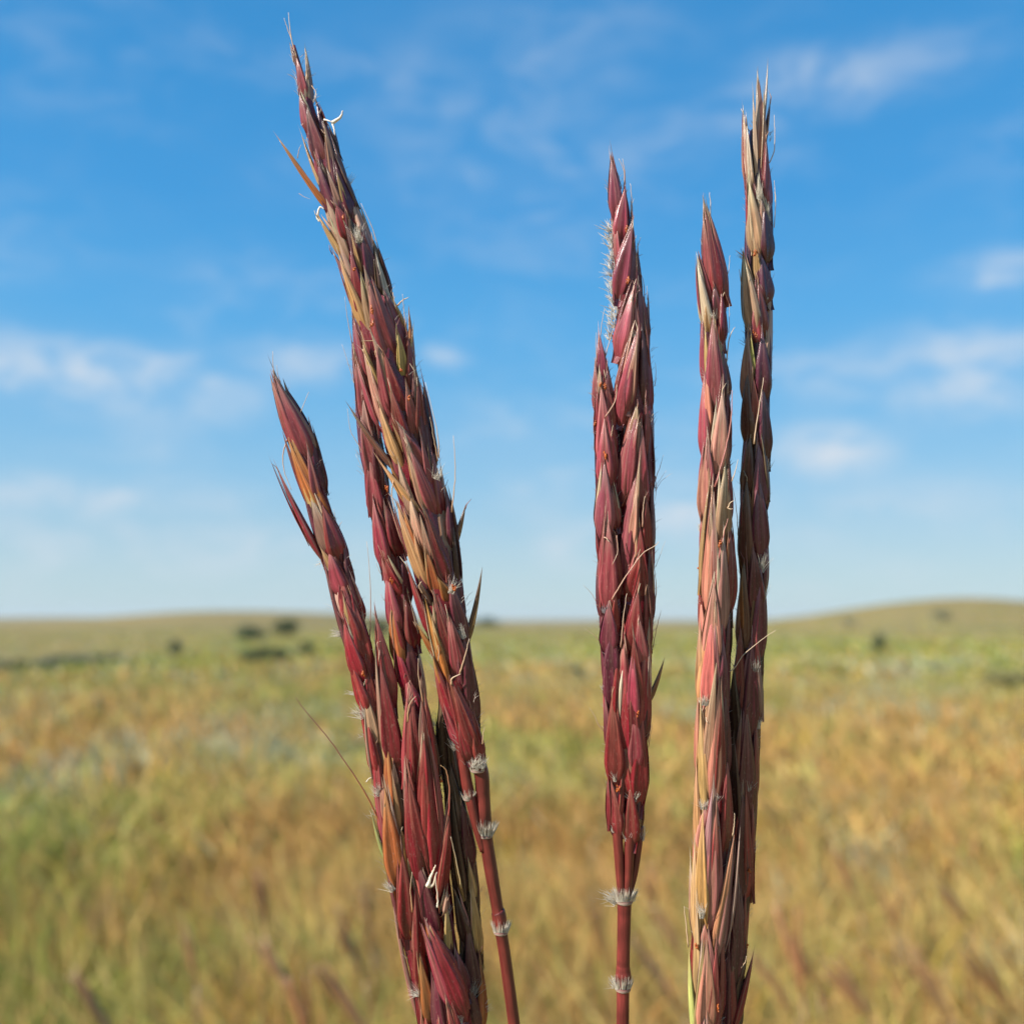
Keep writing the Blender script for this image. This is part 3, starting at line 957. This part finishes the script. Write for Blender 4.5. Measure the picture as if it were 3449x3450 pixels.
D1.many(6, '''
1005 510 1012 -60 46 R .1
1095 140 1080 -440 40 R .5
1040 300 1030 -100 26 K .3
1110 610 1140 50 58 g .3
1085 560 1095 150 26 W .2
1182 560 1180 40 38 P .2
1012 960 1030 390 54 K .2
1060 800 1040 420 30 R .4
1130 1120 1160 590 62 g .4
1112 1080 1120 640 20 W .5
1195 1000 1190 560 36 M .2
1025 1600 1068 790 66 K .3
1050 1300 1060 860 20 g .6
1000 1300 990 960 36 R .1
1200 1610 1190 970 48 M .1
1180 1500 1185 1100 22 O .3
1145 1720 1150 1080 46 g .4
1120 1650 1110 1200 16 W .6
1050 2010 1080 1430 62 K .4
1090 1950 1090 1550 20 g .7
1140 2000 1130 1650 44 R .3
1185 2000 1190 1550 44 P .2
1000 1900 990 1560 36 K .1
''')
D1.many(7, '''
716 335 740 -110 54 K .5
690 330 680 -60 26 T .3
712 520 716 320 36 K .1
785 420 790 0 42 P .2
742 820 772 230 58 K .4
770 780 785 300 30 M .5
700 830 690 380 34 T .2
668 700 672 300 22 K
702 1060 706 840 36 K .1
725 1410 745 820 56 K .4
700 1400 695 900 30 T .5
808 700 800 240 38 P .2
690 960 682 350 22 T .4
668 1120 662 640 26 T .2
645 1500 632 1110 24 g .2
660 1500 655 1050 24 T .4
810 1050 810 600 40 M .2
772 1600 842 1030 54 g .4
800 1500 835 1060 16 g .7
745 1250 760 860 22 R .7
705 1600 704 1440 34 K .1
700 1960 712 1530 44 K .4
640 1990 626 1560 18 G .3
662 1960 700 1500 16 G .5
672 1800 665 1350 22 T .2
760 1920 726 1490 28 R .5
790 1900 790 1500 34 M .3
735 1950 760 1560 30 M .4
700 2350 700 1900 46 K .4
760 2350 770 1880 40 M .3
''')
D1.fill('RKPM', 210, v0=900, edge=.58, wid=.34)
D1.cilia(110, 18)
for R_, c, pts, r in [(D2,8,[(738,1425),(800,1250),(805,1010),(798,800)],2),(D2,8,[(812,1940),(806,1780),(802,1650)],1.2),(D1,5,[(1050,690),(1057,540),(1050,425)],2.4),(D1,5,[(1155,1165),(1185,1000),(1197,880)],1.8),(D1,5,[(1072,1340),(1128,1210),(1160,1145)],2.6),(D1,5,[(1190,1440),(1192,1340),(1195,1230)],1.4),(D1,5,[(1165,1740),(1190,1490),(1232,1398)],2.8),(D2,5,[(1515,680),(1527,480),(1518,340)],1.6),(D2,5,[(1450,1910),(1452,1600),(1460,1420)],3),(D2,5,[(1290,880),(1260,860),(1238,845)],2),(D2,5,[(1300,1150),(1275,1060),(1265,980)],2.4),
    (D1,6,[(1080,1490),(1145,1110),(1182,958)],3.2),(D1,6,[(1090,730),(1168,450),(1208,220),(1212,30)],3.4),(D2,6,[(1258,1110),(1245,900),(1222,735)],1.8),(D1,6,[(1212,690),(1240,600),(1258,530)],2),(D1,6,[(1182,885),(1200,845),(1228,828)],2.6),(D1,6,[(1182,885),(1200,890),(1217,888)],2),(D2,7,[(770,225),(800,180),(850,150),(900,80),(1000,-2),(1060,-42)],2.4),(D1,7,[(622,1545),(606,1400),(600,1342)],2.6),(D1,7,[(843,990),(850,930),(852,875)],2.4),(D2,7,[(885,1650),(905,1620),(912,1590)],1.8),(D1,7,[(710,395),(712,415),(716,420)],2.4),(D1,6,[(1110,1370),(1140,1180),(1150,1100)],2.2),(D2,6,[(1370,420),(1400,200),(1440,-60)],2.8)]:
    dark = c == 6 and pts[0][0] in (1080, 1090)
    R_.awn(c, pts, r, col=(.36,.12,.10) if dark else (.5,.33,.2), tip=(.45,.2,.16) if dark else None, z=(2.0 if R_ is D1 else 2.4) if c in (6,7) and pts[0][0] not in (1258, 622) else .7)
for R_, t in [(D1,(7,706,335,0,-1,40,50,.9,40)),(D1,(7,702,855,0,-1,34,50,.9,36)),(D1,(7,690,1400,-.1,-1,24,80,.4,20)),(D2,(6,1420,1345,.25,-1,26,130,.35,30)),(D2,(6,1462,650,.1,-1,20,120,.25,16)),(D2,(7,950,185,.05,-1,26,75,.3,30)),(D2,(7,930,775,.1,-1,16,60,.3,16)),(D2,(7,972,450,.05,-1,12,60,.3,10)),(D2,(5,1465,1195,-.3,-1,20,120,.3,20)),(D2,(5,1478,630,-.2,-1,22,130,.4,24)),(D2,(7,945,1080,.15,-1,14,70,.3,14)),(D1,(6,985,1630,-.1,-1,16,90,.2,14)),(D1,(6,982,1050,-.1,-1,10,60,.3,10)),(D2,(5,1285,900,-.7,-.7,6,50,.5,20)),(D1,(5,1075,1345,0,-1,10,60,.6,20)),(D2,(7,790,1800,0,-1,16,90,.4,30)),(D2,(6,1445,1560,.1,-1,18,130,.25,20)),(D1,(7,760,820,0,-1,12,40,.6,20)),(D2,(8,610,1900,-.1,-1,10,220,.2,60))]:
    R_.tuft(*t[:8], width=t[8])
for R_, c, x, y, s_ in [(D1,7,788,92,34),(D1,7,772,955,44),(D2,5,1388,840,40),(D2,5,1388,1450,46),(D1,6,1135,1140,44),(D1,6,965,1315,24),(D2,7,925,1160,18),(D2,7,915,1530,16),(D1,7,660,1540,20),(D1,7,765,1850,26)]:
    R_.anther(c, x, y, s_)
stem_obj(Dd, [(7,745,1900,50),(7,742,2250,44),(7,738,2500,36)], .1, ground=(.07,.24))

# ================================================================== terrain
def hashn(ix, iy, s):
    h = np.sin(ix * 127.1 + iy * 311.7 + s * 74.7) * 43758.5453
    return h - np.floor(h)
def vnoise(x, y, s=0):
    ix, iy = np.floor(x), np.floor(y); fx, fy = x - ix, y - iy
    fx = fx * fx * (3 - 2 * fx); fy = fy * fy * (3 - 2 * fy)
    a, b, c, d = hashn(ix, iy, s), hashn(ix + 1, iy, s), hashn(ix, iy + 1, s), hashn(ix + 1, iy + 1, s)
    return (a * (1 - fx) + b * fx) * (1 - fy) + (c * (1 - fx) + d * fx) * fy
def fbm(x, y, s=0, o=4):
    r = 0; a = .5; t = 0
    for i in range(o):
        r = r + a * vnoise(x * 2 ** i, y * 2 ** i, s + i * 3.1); t += a; a *= .5
    return r / t
def height(x, y):
    x = np.asarray(x, float); y = np.asarray(y, float)
    r = np.hypot(x, y); az = np.arctan2(x, y)
    h = .10 * (fbm(x / 3.0, y / 3.0, 1) - .5) * np.clip((r - .6) / 2, 0, 1)
    h = h + .5 * (fbm(x / 22, y / 22, 2) - .5) * np.clip((r - 8) / 25, 0, 1)
    def g(a, sa, d, sd, amp):
        return amp * np.exp(-((az - math.radians(a)) / math.radians(sa)) ** 2 - ((np.log(np.maximum(r, .1) / d)) / sd) ** 2)
    h = h + g(24.3, 7.0, 190, .45, 3.4) + g(26, 15, 210, .5, 2.3)          # the hill on the right
    h = h + g(-17, 8, 330, .5, 4.6) + g(-8, 6, 420, .4, 3.4)                # rise on the left
    h = h + g(-30, 10, 60, .45, -1.4)                                       # shallow draw
    h = h - 2.2 * np.clip((r - 350) / 700, 0, 1)
    far = np.clip((r - 1400) / 1200, 0, 1)
    h = h + far * (14 + 10 * (fbm(az * 9, az * 0 + 3.3, 5) - .5)) * (1 + .35 * np.clip(-az / .5, -1, 1))
    return h

def patch(x, y):
    """prairie colour field, three weights: green, russet, pale sage"""
    g = fbm(x / 3.1, y / 4.5, 11, 4) * .6 + fbm(x / 14, y / 20, 12, 3) * .4
    o = fbm(x / 2.6 + 5, y / 4.2, 21, 4) * .55 + fbm(x / 12, y / 17, 22, 3) * .45
    s = fbm(x / 1.7, y / 2.4, 31, 4)
    def blob(cx, cy, rx, ry): return np.exp(-((x - cx) / rx) ** 2 - ((y - cy) / ry) ** 2)
    g = g + .30 * blob(-16, 36, 9, 8) + .22 * blob(-7, 17, 4, 2.2) + .15 * blob(9, 40, 8, 10) + .22 * blob(-1.3, 3.6, 1.6, 2.0) - .12 * blob(3, 9, 3, 3)
    o = o + .40 * blob(-4.4, 9.4, 2.0, 1.8) + .24 * blob(4.2, 11, 4, 3.5) + .10 * blob(2.2, 5, 1.6, 2)
    s = s + .22 * blob(2.3, 7.0, .7, .9) + .18 * blob(5, 30, 6, 10)
    return g, o, s

# ground sheet
nr, na = 150, 260
rr = .25 * (6500 / .25) ** (np.arange(nr) / (nr - 1))
th = np.linspace(-math.pi, math.pi, na, endpoint=False)
RR, TH = np.meshgrid(rr, th, indexing='ij')
X = RR * np.sin(TH); Y = RR * np.cos(TH); Z = height(X, Y)
V = [(0, 0, 0)] + list(zip(X.ravel(), Y.ravel(), Z.ravel()))
F = [(0, 1 + (j + 1) % na, 1 + j) for j in range(na)]
for i in range(nr - 1):
    for j in range(na):
        a = 1 + i * na + j; b = 1 + i * na + (j + 1) % na
        F.append((a, b, b + na, a + na))
m, nt = new_mat('prairie_ground'); Lk = nt.links.new
out = N(nt, 'ShaderNodeOutputMaterial'); pb = N(nt, 'ShaderNodeBsdfPrincipled'); geo = N(nt, 'ShaderNodeNewGeometry')
def noise(scale, det=6, vec=None, rough=.6):
    n = N(nt, 'ShaderNodeTexNoise'); n.inputs['Scale'].default_value = scale; n.inputs['Detail'].default_value = det; n.inputs['Roughness'].default_value = rough
    Lk(vec or geo.outputs['Position'], n.inputs['Vector']); return n
def ramp(fac, stops):
    r = N(nt, 'ShaderNodeValToRGB'); e = r.color_ramp.elements
    while len(e) < len(stops): e.new(.5)
    for q, (p, c) in zip(e, stops): q.position = p; q.color = (*c, 1)
    Lk(fac, r.inputs[0]); return r
r1 = ramp(noise(.035, 8).outputs['Fac'], [(.34, (.11, .125, .045)), (.45, (.20, .175, .066)), (.54, (.27, .205, .085)), (.66, (.15, .16, .075))])
r2 = ramp(noise(.35, 8).outputs['Fac'], [(.30, (.14, .13, .045)), (.5, (.29, .21, .085)), (.68, (.37, .24, .10))])
mx = N(nt, 'ShaderNodeMix', data_type='RGBA'); mx.inputs[0].default_value = .45
Lk(r1.outputs[0], mx.inputs[6]); Lk(r2.outputs[0], mx.inputs[7]); Lk(mx.outputs[2], pb.inputs['Base Color'])
pb.inputs['Roughness'].default_value = .95; pb.inputs['Specular IOR Level'].default_value = .1
Lk(pb.outputs[0], out.inputs['Surface'])
g = link('ground', make_mesh('ground', V, F, None, None, m)); tag(g, kind='structure')

# ------------------------------------------------------------------ prairie grass (one mass)
def blades(n, r0, r1, h0, h1, w0, w1, half):
    u = rng.random(n); r = np.sqrt(r0 ** 2 + u * (r1 ** 2 - r0 ** 2))
    r = np.exp(np.log(r0) + rng.random(n) * (np.log(r1) - np.log(r0))) if r1 / r0 > 3 else r
    az = (rng.random(n) * 2 - 1) * half
    x = r * np.sin(az); y = r * np.cos(az)
    # gather into clumps
    cx = np.round(x / .16) * .16; cy = np.round(y / .16) * .16
    k = .45 * np.clip(1 - r / 10, 0, 1)
    x = x * (1 - k) + cx * k; y = y * (1 - k) + cy * k
    z = height(x, y)
    hs = .55 + .9 * fbm(x / 1.1, y / 1.6, 41, 3)
    h = (h0 + rng.random(n) ** 1.6 * (h1 - h0)) * hs
    w = (w0 + rng.random(n) * (w1 - w0))
    la = rng.normal(math.pi * 1.1, 1.5, n); ln = h * np.abs(rng.normal(.60, .40, n))
    fa = rng.random(n) * math.pi
    g, o, s = patch(x, y)
    cs = np.where(r < 8, .22, .5)
    kind = (hashn(np.floor(x / cs), np.floor(y / (cs * 1.3)), 61) * .55 + rng.random(n) * .45)
    kind = np.clip((kind - .12) / .76, 0, .999)
    farg = np.clip((r - 14) / 25, 0, 1)
    straw = np.array((.47, .365, .118)); green = np.array((.245, .265, .055)); rust = np.array((.45, .265, .085)); sage = np.array((.36, .36, .22)); dead = np.array((.17, .115, .055)); gold = np.array((.50, .36, .06))
    wg = np.clip((g - .40) * 5.5, 0.15, 1.5) + .5 * farg; wo = np.clip((o - .50) * 6, .03, 1.4) * (1 - .6 * farg); ws = np.clip((s - .54) * 5, .04, 1.0) + .22 * farg
    wst = np.full(n, .48); wd = np.full(n, .16); wgold = np.clip((vnoise(x / .8, y / .8, 51) - .78) * 4, .02, .6)
    W = np.stack([wst, wg, wo, ws, wd, wgold], 1); W /= W.sum(1, keepdims=True); cum = W.cumsum(1)
    idx = (kind[:, None] > cum).sum(1).clip(0, 5)
    pal = np.stack([straw, green, rust, sage, dead, gold])
    c = 1.22 * pal[idx] * rng.normal(1, .16, (n, 1)).clip(.5, 1.5) * rng.normal(1, .05, (n, 3))
    sx, sy = np.cos(fa), np.sin(fa); dx, dy = np.cos(la), np.sin(la)
    V = np.zeros((n, 6, 3)); C = np.zeros((n, 6, 4)); C[..., 3] = 1
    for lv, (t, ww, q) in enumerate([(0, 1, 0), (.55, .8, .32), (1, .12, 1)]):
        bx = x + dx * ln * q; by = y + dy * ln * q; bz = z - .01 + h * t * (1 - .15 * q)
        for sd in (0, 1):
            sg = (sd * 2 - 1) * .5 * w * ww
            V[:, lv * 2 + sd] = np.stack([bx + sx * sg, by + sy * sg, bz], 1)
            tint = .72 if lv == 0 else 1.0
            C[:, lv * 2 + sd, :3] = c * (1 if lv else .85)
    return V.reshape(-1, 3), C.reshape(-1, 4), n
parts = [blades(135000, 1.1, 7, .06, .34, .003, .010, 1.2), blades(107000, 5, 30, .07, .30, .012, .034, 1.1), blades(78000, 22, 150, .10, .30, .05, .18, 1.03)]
Vg = np.concatenate([p[0] for p in parts]); Cg = np.concatenate([p[1] for p in parts]); nb = sum(p[2] for p in parts)
me = bpy.data.meshes.new('prairie_grass')
me.vertices.add(nb * 6); me.vertices.foreach_set('co', Vg.astype(np.float32).ravel())
bi = np.arange(nb)[:, None] * 6
loops = np.concatenate([bi + np.array([0, 1, 3, 2]), bi + np.array([2, 3, 5, 4])], 1).reshape(-1)
me.loops.add(len(loops)); me.loops.foreach_set('vertex_index', loops.astype(np.int32))
me.polygons.add(nb * 2); me.polygons.foreach_set('loop_start', (np.arange(nb * 2) * 4).astype(np.int32))
me.update(calc_edges=True)
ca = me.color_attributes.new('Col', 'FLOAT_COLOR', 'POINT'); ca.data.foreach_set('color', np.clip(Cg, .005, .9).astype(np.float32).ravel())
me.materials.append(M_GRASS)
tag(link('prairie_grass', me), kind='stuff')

# ------------------------------------------------------------------ blurred russet stalks among the grass
def stalk(u, v, dist, lean, hl, col):
    p = CAM + ray(u, v) * dist
    t = thing('grass_stalk', (p.x + lean * .5, p.y, float(height(p.x, p.y))),
              'slender russet seed stalk standing out of the prairie grass, out of focus', 'grass stalk', 'blurred russet stalks in the prairie grass')
    foot = Vector((p.x + lean * .5, p.y, float(height(p.x, p.y)) - .02))
    hb = p + Vector((lean * .12, 0, -hl * .5)); ht = p + Vector((-lean * .12, 0, hl * .5))
    P = smooth_path([foot, (foot + hb) / 2 + Vector((-lean * .05, 0, 0)), hb], 5)
    mb = MB(); mb.tube(P, [.0016] * len(P), np.array(col) * .9, n=5); mb.build('stem', M_STEM, t)
    mb = MB()
    for k in range(3):
        o = Vector((random.uniform(-.010, .010), random.uniform(-.008, .008), random.uniform(-.01, .01)))
        Q = smooth_path([hb, (hb + ht) / 2 + o * .7, ht + o * 1.6], 5); n = len(Q)
        mb.tube(Q, [random.uniform(.0008, .0012) + .0030 * math.sin(math.pi * (i + .4) / n) for i in range(n)], np.array(col) * random.uniform(.8, 1.2), n=6)
    mb.build('seed_spike', M_STEM, t)
ST = []
for x, y in [(650,1050),(320,1480),(375,1540),(180,1660),(1160,1680),(1320,1180),(1540,1680),(660,1720),(570,1300),(460,1240),(920,1210),(790,1730)]:
    ST.append((2500 + x * .5435, 2400 + y * .5435))
for x, y in [(690,480),(850,880),(90,980),(790,1230),(290,860)]:
    ST.append((1900 + x * .4143, 2800 + y * .4142))
for x, y in [(1310,800),(1745,1020),(90,1300),(1400,1170),(1520,1380),(630,1130),(950,1080),(1755,1310),(1880,1230),(490,1340),(1850,900)]:
    ST.append((x * .673, 2500 + y * .673))
for i, (u, v) in enumerate(ST):
    if i in (8, 9, 11, 14, 19, 22, 25): continue
    stalk(u, v, 1.35 + 1.1 * max(0, (3400 - v) / 900) + random.uniform(-.1, .15), random.uniform(.02, .30), random.uniform(.06, .11),
          random.choice([(.24, .12, .05), (.26, .14, .06), (.19, .10, .04), (.27, .12, .055)]))

# ------------------------------------------------------------------ shrubs
M_WOOD = plant_mat('shrub_wood', .8, 0, 4.0, (1, 1, 1), .2, spec=.2, obj_coord=False)
def ground_hit(u, v):
    d = ray(u, v); t = 2.0; p = CAM
    while t < 3000:
        p = CAM + d * t
        if p.z <= float(height(p.x, p.y)): return p, t
        t *= 1.01
    p = CAM + d * 300; return Vector((p.x, p.y, float(height(p.x, p.y)))), 300
def shrub(x, y, w, h, label, col, n=900, name='shrub', cat='shrub', dist=None, lobes=5):
    """x, y: photo position (in the 1932 px view) of the foot; w, h its width and height there"""
    u, v = x * 1.7861, y * 1.7861
    if dist is None: p, t = ground_hit(u, v)
    else:
        d = ray(u, v); p = CAM + d * dist; p.z = float(height(p.x, p.y)); t = dist
    k = t / (FH * 1931)
    W, H = w * k * .5, h * k
    th_ = thing(name, p, label, cat)
    V, F, C = [], [], []
    lb = [(random.uniform(-.6, .6) * W, random.uniform(-.5, .5) * W, H * random.uniform(.38, .62), random.uniform(.35, .55)) for _ in range(lobes)]
    ls = max(W, H) * .085
    for i in range(n):
        lx, ly, lz, lr = random.choice(lb)
        dv = Vector((random.gauss(0, 1), random.gauss(0, 1), random.gauss(0, 1))).normalized() * random.random() ** .45
        c = Vector((lx + dv.x * W * lr * 1.2, ly + dv.y * W * lr * 1.2, max(.03 * H, lz + dv.z * H * lr * 1.05)))
        a = Vector((random.gauss(0, 1), random.gauss(0, 1), random.gauss(0, 1))).normalized(); b = a.orthogonal().normalized()
        s1 = ls * random.uniform(.5, 1.2); s2 = s1 * .5
        b0 = len(V)
        for q in (-a * s1, b * s2, a * s1, -b * s2): V.append(p + c + q)
        F.append((b0, b0 + 1, b0 + 2, b0 + 3)); cc = np.array(col) * random.uniform(.6, 1.4); C += [cc] * 4
    link('crown', make_mesh('crown', V, F, C, None, M_LEAF, smooth=False), th_)
    mb = MB()
    for q in range(3):
        e = p + Vector((lb[q % lobes][0], lb[q % lobes][1], lb[q % lobes][2]))
        mb.tube([p + Vector((0, 0, -.1 * H)), p.lerp(e, .5) + Vector((0, 0, .05 * H)), e], [H * .045, H * .03, H * .012], np.array((.10, .075, .05)), n=6)
    mb.build('trunk', M_WOOD, th_)
DK = (.098, .122, .055); MD = (.125, .15, .07); GY = (.15, .165, .10)
shrub(500, 1253, 84, 30, 'low wide dark green shrub on the open slope left of the seed heads', DK, 1400)
shrub(478, 1207, 76, 26, 'dark flat shrub on the left skyline slope beside a rounder one', DK, 1200)
shrub(541, 1197, 54, 32, 'round dark shrub highest on the left slope near the skyline', DK, 1000)
shrub(577, 1240, 30, 32, 'small dark shrub right of the low wide one on the left slope', MD, 600)
shrub(331, 1240, 26, 32, 'small lone grey green shrub in the middle of the left slope', GY, 600)
shrub(718, 1192, 62, 32, 'green shrub on the skyline behind the curved left raceme', MD, 900, dist=95)
shrub(914, 1190, 56, 18, 'low tree clump on the distant skyline right of the leaning raceme', MD, 800, dist=240)
shrub(1657, 1234, 26, 36, 'small upright dark bush standing alone below the right hill', DK, 700)
shrub(1606, 1198, 42, 18, 'faint grey green bush on the slope under the right hill', (.17, .175, .11), 300, dist=110)
shrub(1090, 1281, 22, 30, 'small grey green bush just left of the centre seed head', GY, 500)
shrub(1778, 1172, 46, 22, 'faint bush near the top of the right hill', GY, 500)
shrub(1885, 1300, 110, 34, 'broad olive bush at the right edge of the prairie', (.21, .19, .075), 1200)
shrub(40, 1268, 150, 18, 'long dark thicket in the draw at the left edge', (.13, .15, .095), 600, name='thicket', cat='thicket', lobes=12)
shrub(170, 1256, 150, 18, 'dark thicket trailing up the draw right of the long one', (.135, .155, .10), 600, name='thicket', cat='thicket', lobes=12)

# ------------------------------------------------------------------ air
x0, x1, y0, y1, z0_, z1_ = -6800, 6800, -6800, 6800, -30, 70
V = [(x, y, z) for z in (z0_, z1_) for y in (y0, y1) for x in (x0, x1)]
F = [(0, 2, 3, 1), (4, 5, 7, 6), (0, 1, 5, 4), (2, 6, 7, 3), (0, 4, 6, 2), (1, 3, 7, 5)]
m, nt = new_mat('haze'); out = N(nt, 'ShaderNodeOutputMaterial'); pv = N(nt, 'ShaderNodeVolumePrincipled')
pv.inputs['Color'].default_value = (.80, .88, 1, 1); pv.inputs['Density'].default_value = .00007; pv.inputs['Anisotropy'].default_value = .1
nt.links.new(pv.outputs[0], out.inputs['Volume'])
tag(link('haze', make_mesh('haze', V, F, None, None, m, smooth=False)), kind='stuff')

# ================================================================== light and sky
SUN = Vector((-.74, -.46, .56)).normalized()
elev = math.asin(SUN.z)
sd = bpy.data.lights.new('sun', 'SUN'); sd.energy = 4.8; sd.angle = math.radians(.53); sd.color = (1, .955, .88)
so = bpy.data.objects.new('sun', sd); COL.objects.link(so)
so.rotation_euler = SUN.to_track_quat('Z', 'Y').to_euler(); so.location = SUN * 50

wd = bpy.data.worlds.new('World'); sc.world = wd; wd.use_nodes = True
nt = wd.node_tree; nt.nodes.clear(); Lk = nt.links.new
wo = N(nt, 'ShaderNodeOutputWorld'); bg = N(nt, 'ShaderNodeBackground'); bg.inputs['Strength'].default_value = .12
sky = N(nt, 'ShaderNodeTexSky'); sky.sky_type = 'NISHITA'; sky.sun_disc = False
sky.sun_elevation = elev; sky.sun_rotation = math.atan2(SUN.x, SUN.y)
sky.altitude = 700; sky.air_density = 1.1; sky.dust_density = .25; sky.ozone_density = 1.0
tc = N(nt, 'ShaderNodeTexCoord')
def vm(op, a, b=None):
    n = N(nt, 'ShaderNodeVectorMath', operation=op)
    for i, q in enumerate((a, b)):
        if q is None: continue
        if isinstance(q, tuple): n.inputs[i].default_value = q
        else: Lk(q, n.inputs[i])
    return n
def mt(op, a, b=None, clamp=False):
    n = N(nt, 'ShaderNodeMath', operation=op); n.use_clamp = clamp
    for i, q in enumerate((a, b)):
        if q is None: continue
        if isinstance(q, (int, float)): n.inputs[i].default_value = q
        else: Lk(q, n.inputs[i])
    return n.outputs[0]
dirv = tc.outputs['Generated']
mp = N(nt, 'ShaderNodeMapping'); mp.inputs['Scale'].default_value = (1, 1, 2.3); mp.inputs['Rotation'].default_value = (0, math.radians(-10), 0); Lk(dirv, mp.inputs['Vector'])
def wn(scale, det, rough=.55, dist=0):
    n = N(nt, 'ShaderNodeTexNoise'); n.inputs['Scale'].default_value = scale; n.inputs['Detail'].default_value = det; n.inputs['Roughness'].default_value = rough; n.inputs['Distortion'].default_value = dist
    Lk(mp.outputs[0], n.inputs['Vector']); return n.outputs['Fac']
fine = wn(11.5, 9, .60, .4); broad = wn(3.4, 3, .5, .3)
def mrange(v, a, b, c, d):
    n = N(nt, 'ShaderNodeMapRange', interpolation_type='SMOOTHSTEP'); Lk(v, n.inputs['Value'])
    for k, q in zip(('From Min', 'From Max', 'To Min', 'To Max'), (a, b, c, d)): n.inputs[k].default_value = q
    return n.outputs[0]
# cloud banks: direction, half-width, half-height (radians-ish), weight
total = None
for x, y, rx, ry, wgt in [(90,700,190,62,.75),(200,680,90,40,.4),(360,735,150,60,.55),(580,680,120,45,.35),(1565,850,110,48,.85),(1270,960,110,80,.50),(1080,1020,90,60,.4),(1590,145,210,50,.32),(1890,520,120,40,.45),(1830,700,220,80,.45),(1020,925,90,45,.4),
                          (1500,690,130,45,.25),(845,668,45,28,.35),(120,930,220,32,.42),(330,930,150,32,.3),(950,830,180,60,.28),(1680,960,330,60,.30),(860,350,330,60,.20),(1060,70,200,90,.22),(300,1030,500,60,.25),(1250,260,240,60,.16),(500,530,120,60,.12),(870,190,220,60,.14),(300,830,100,60,.25)]:
    d = ray(x * 1.7861, y * 1.7861)
    e1 = vm('SUBTRACT', dirv, tuple(d)).outputs[0]
    # scale horizontally and vertically around that direction
    e2 = vm('MULTIPLY', e1, (FH * 1931 / rx, FH * 1931 / rx, FH * 1931 / ry)).outputs[0]
    ln = vm('LENGTH', e2).outputs['Value']
    b = mt('MULTIPLY', mrange(ln, 0.0, 1.55, 1.0, 0.0), wgt)
    total = b if total is None else mt('ADD', total, b)
tex = mt('MULTIPLY', mrange(fine, .38, .64, .28, 1.45), mrange(broad, .30, .66, .65, 1.1))
veil = mt('MULTIPLY', mrange(fine, .40, .72, 0, 1), mrange(broad, .40, .68, .02, .17))
mask = mt('ADD', mt('MULTIPLY', mt('MINIMUM', total, 1.0), tex), veil, clamp=True)
mask = mt('MULTIPLY', mask, .9)
sep = N(nt, 'ShaderNodeSeparateXYZ'); Lk(dirv, sep.inputs[0])
cr = N(nt, 'ShaderNodeValToRGB'); Lk(sep.outputs['Z'], cr.inputs[0])
stops = [(0, (2.35, 3.20, 3.45)), (.05, (2.15, 3.10, 3.58)), (.141, (1.32, 2.70, 3.92)), (.223, (.74, 2.32, 4.0)), (.30, (.43, 2.02, 3.95)), (.40, (.24, 1.66, 3.66)), (.56, (.17, 1.38, 3.22)), (1, (.10, .70, 2.1))]
el = cr.color_ramp.elements
while len(el) < len(stops): el.new(.5)
for q, (p_, c_) in zip(el, stops): q.position = p_; q.color = (*[v / 4 for v in c_], 1)
sc4 = vm('SCALE', cr.outputs[0]); sc4.inputs['Scale'].default_value = 4
smix = N(nt, 'ShaderNodeMix', data_type='RGBA'); smix.inputs[0].default_value = .88
half = vm('SCALE', sky.outputs[0]); half.inputs['Scale'].default_value = .6
Lk(half.outputs[0], smix.inputs[6]); Lk(sc4.outputs[0], smix.inputs[7])
mix = N(nt, 'ShaderNodeMix', data_type='RGBA'); Lk(mask, mix.inputs[0]); Lk(smix.outputs[2], mix.inputs[6]); mix.inputs[7].default_value = (3.35, 3.65, 4.0, 1)
Lk(mix.outputs[2], bg.inputs['Color']); Lk(bg.outputs[0], wo.inputs['Surface'])

# ------------------------------------------------------------------ render settings
sc.view_settings.view_transform = 'Standard'; sc.view_settings.look = 'None'
sc.view_settings.exposure = .8; sc.view_settings.gamma = 1
sc.render.engine = 'CYCLES'
sc.cycles.use_denoising = True
sc.cycles.max_bounces = 8; sc.cycles.transparent_max_bounces = 4
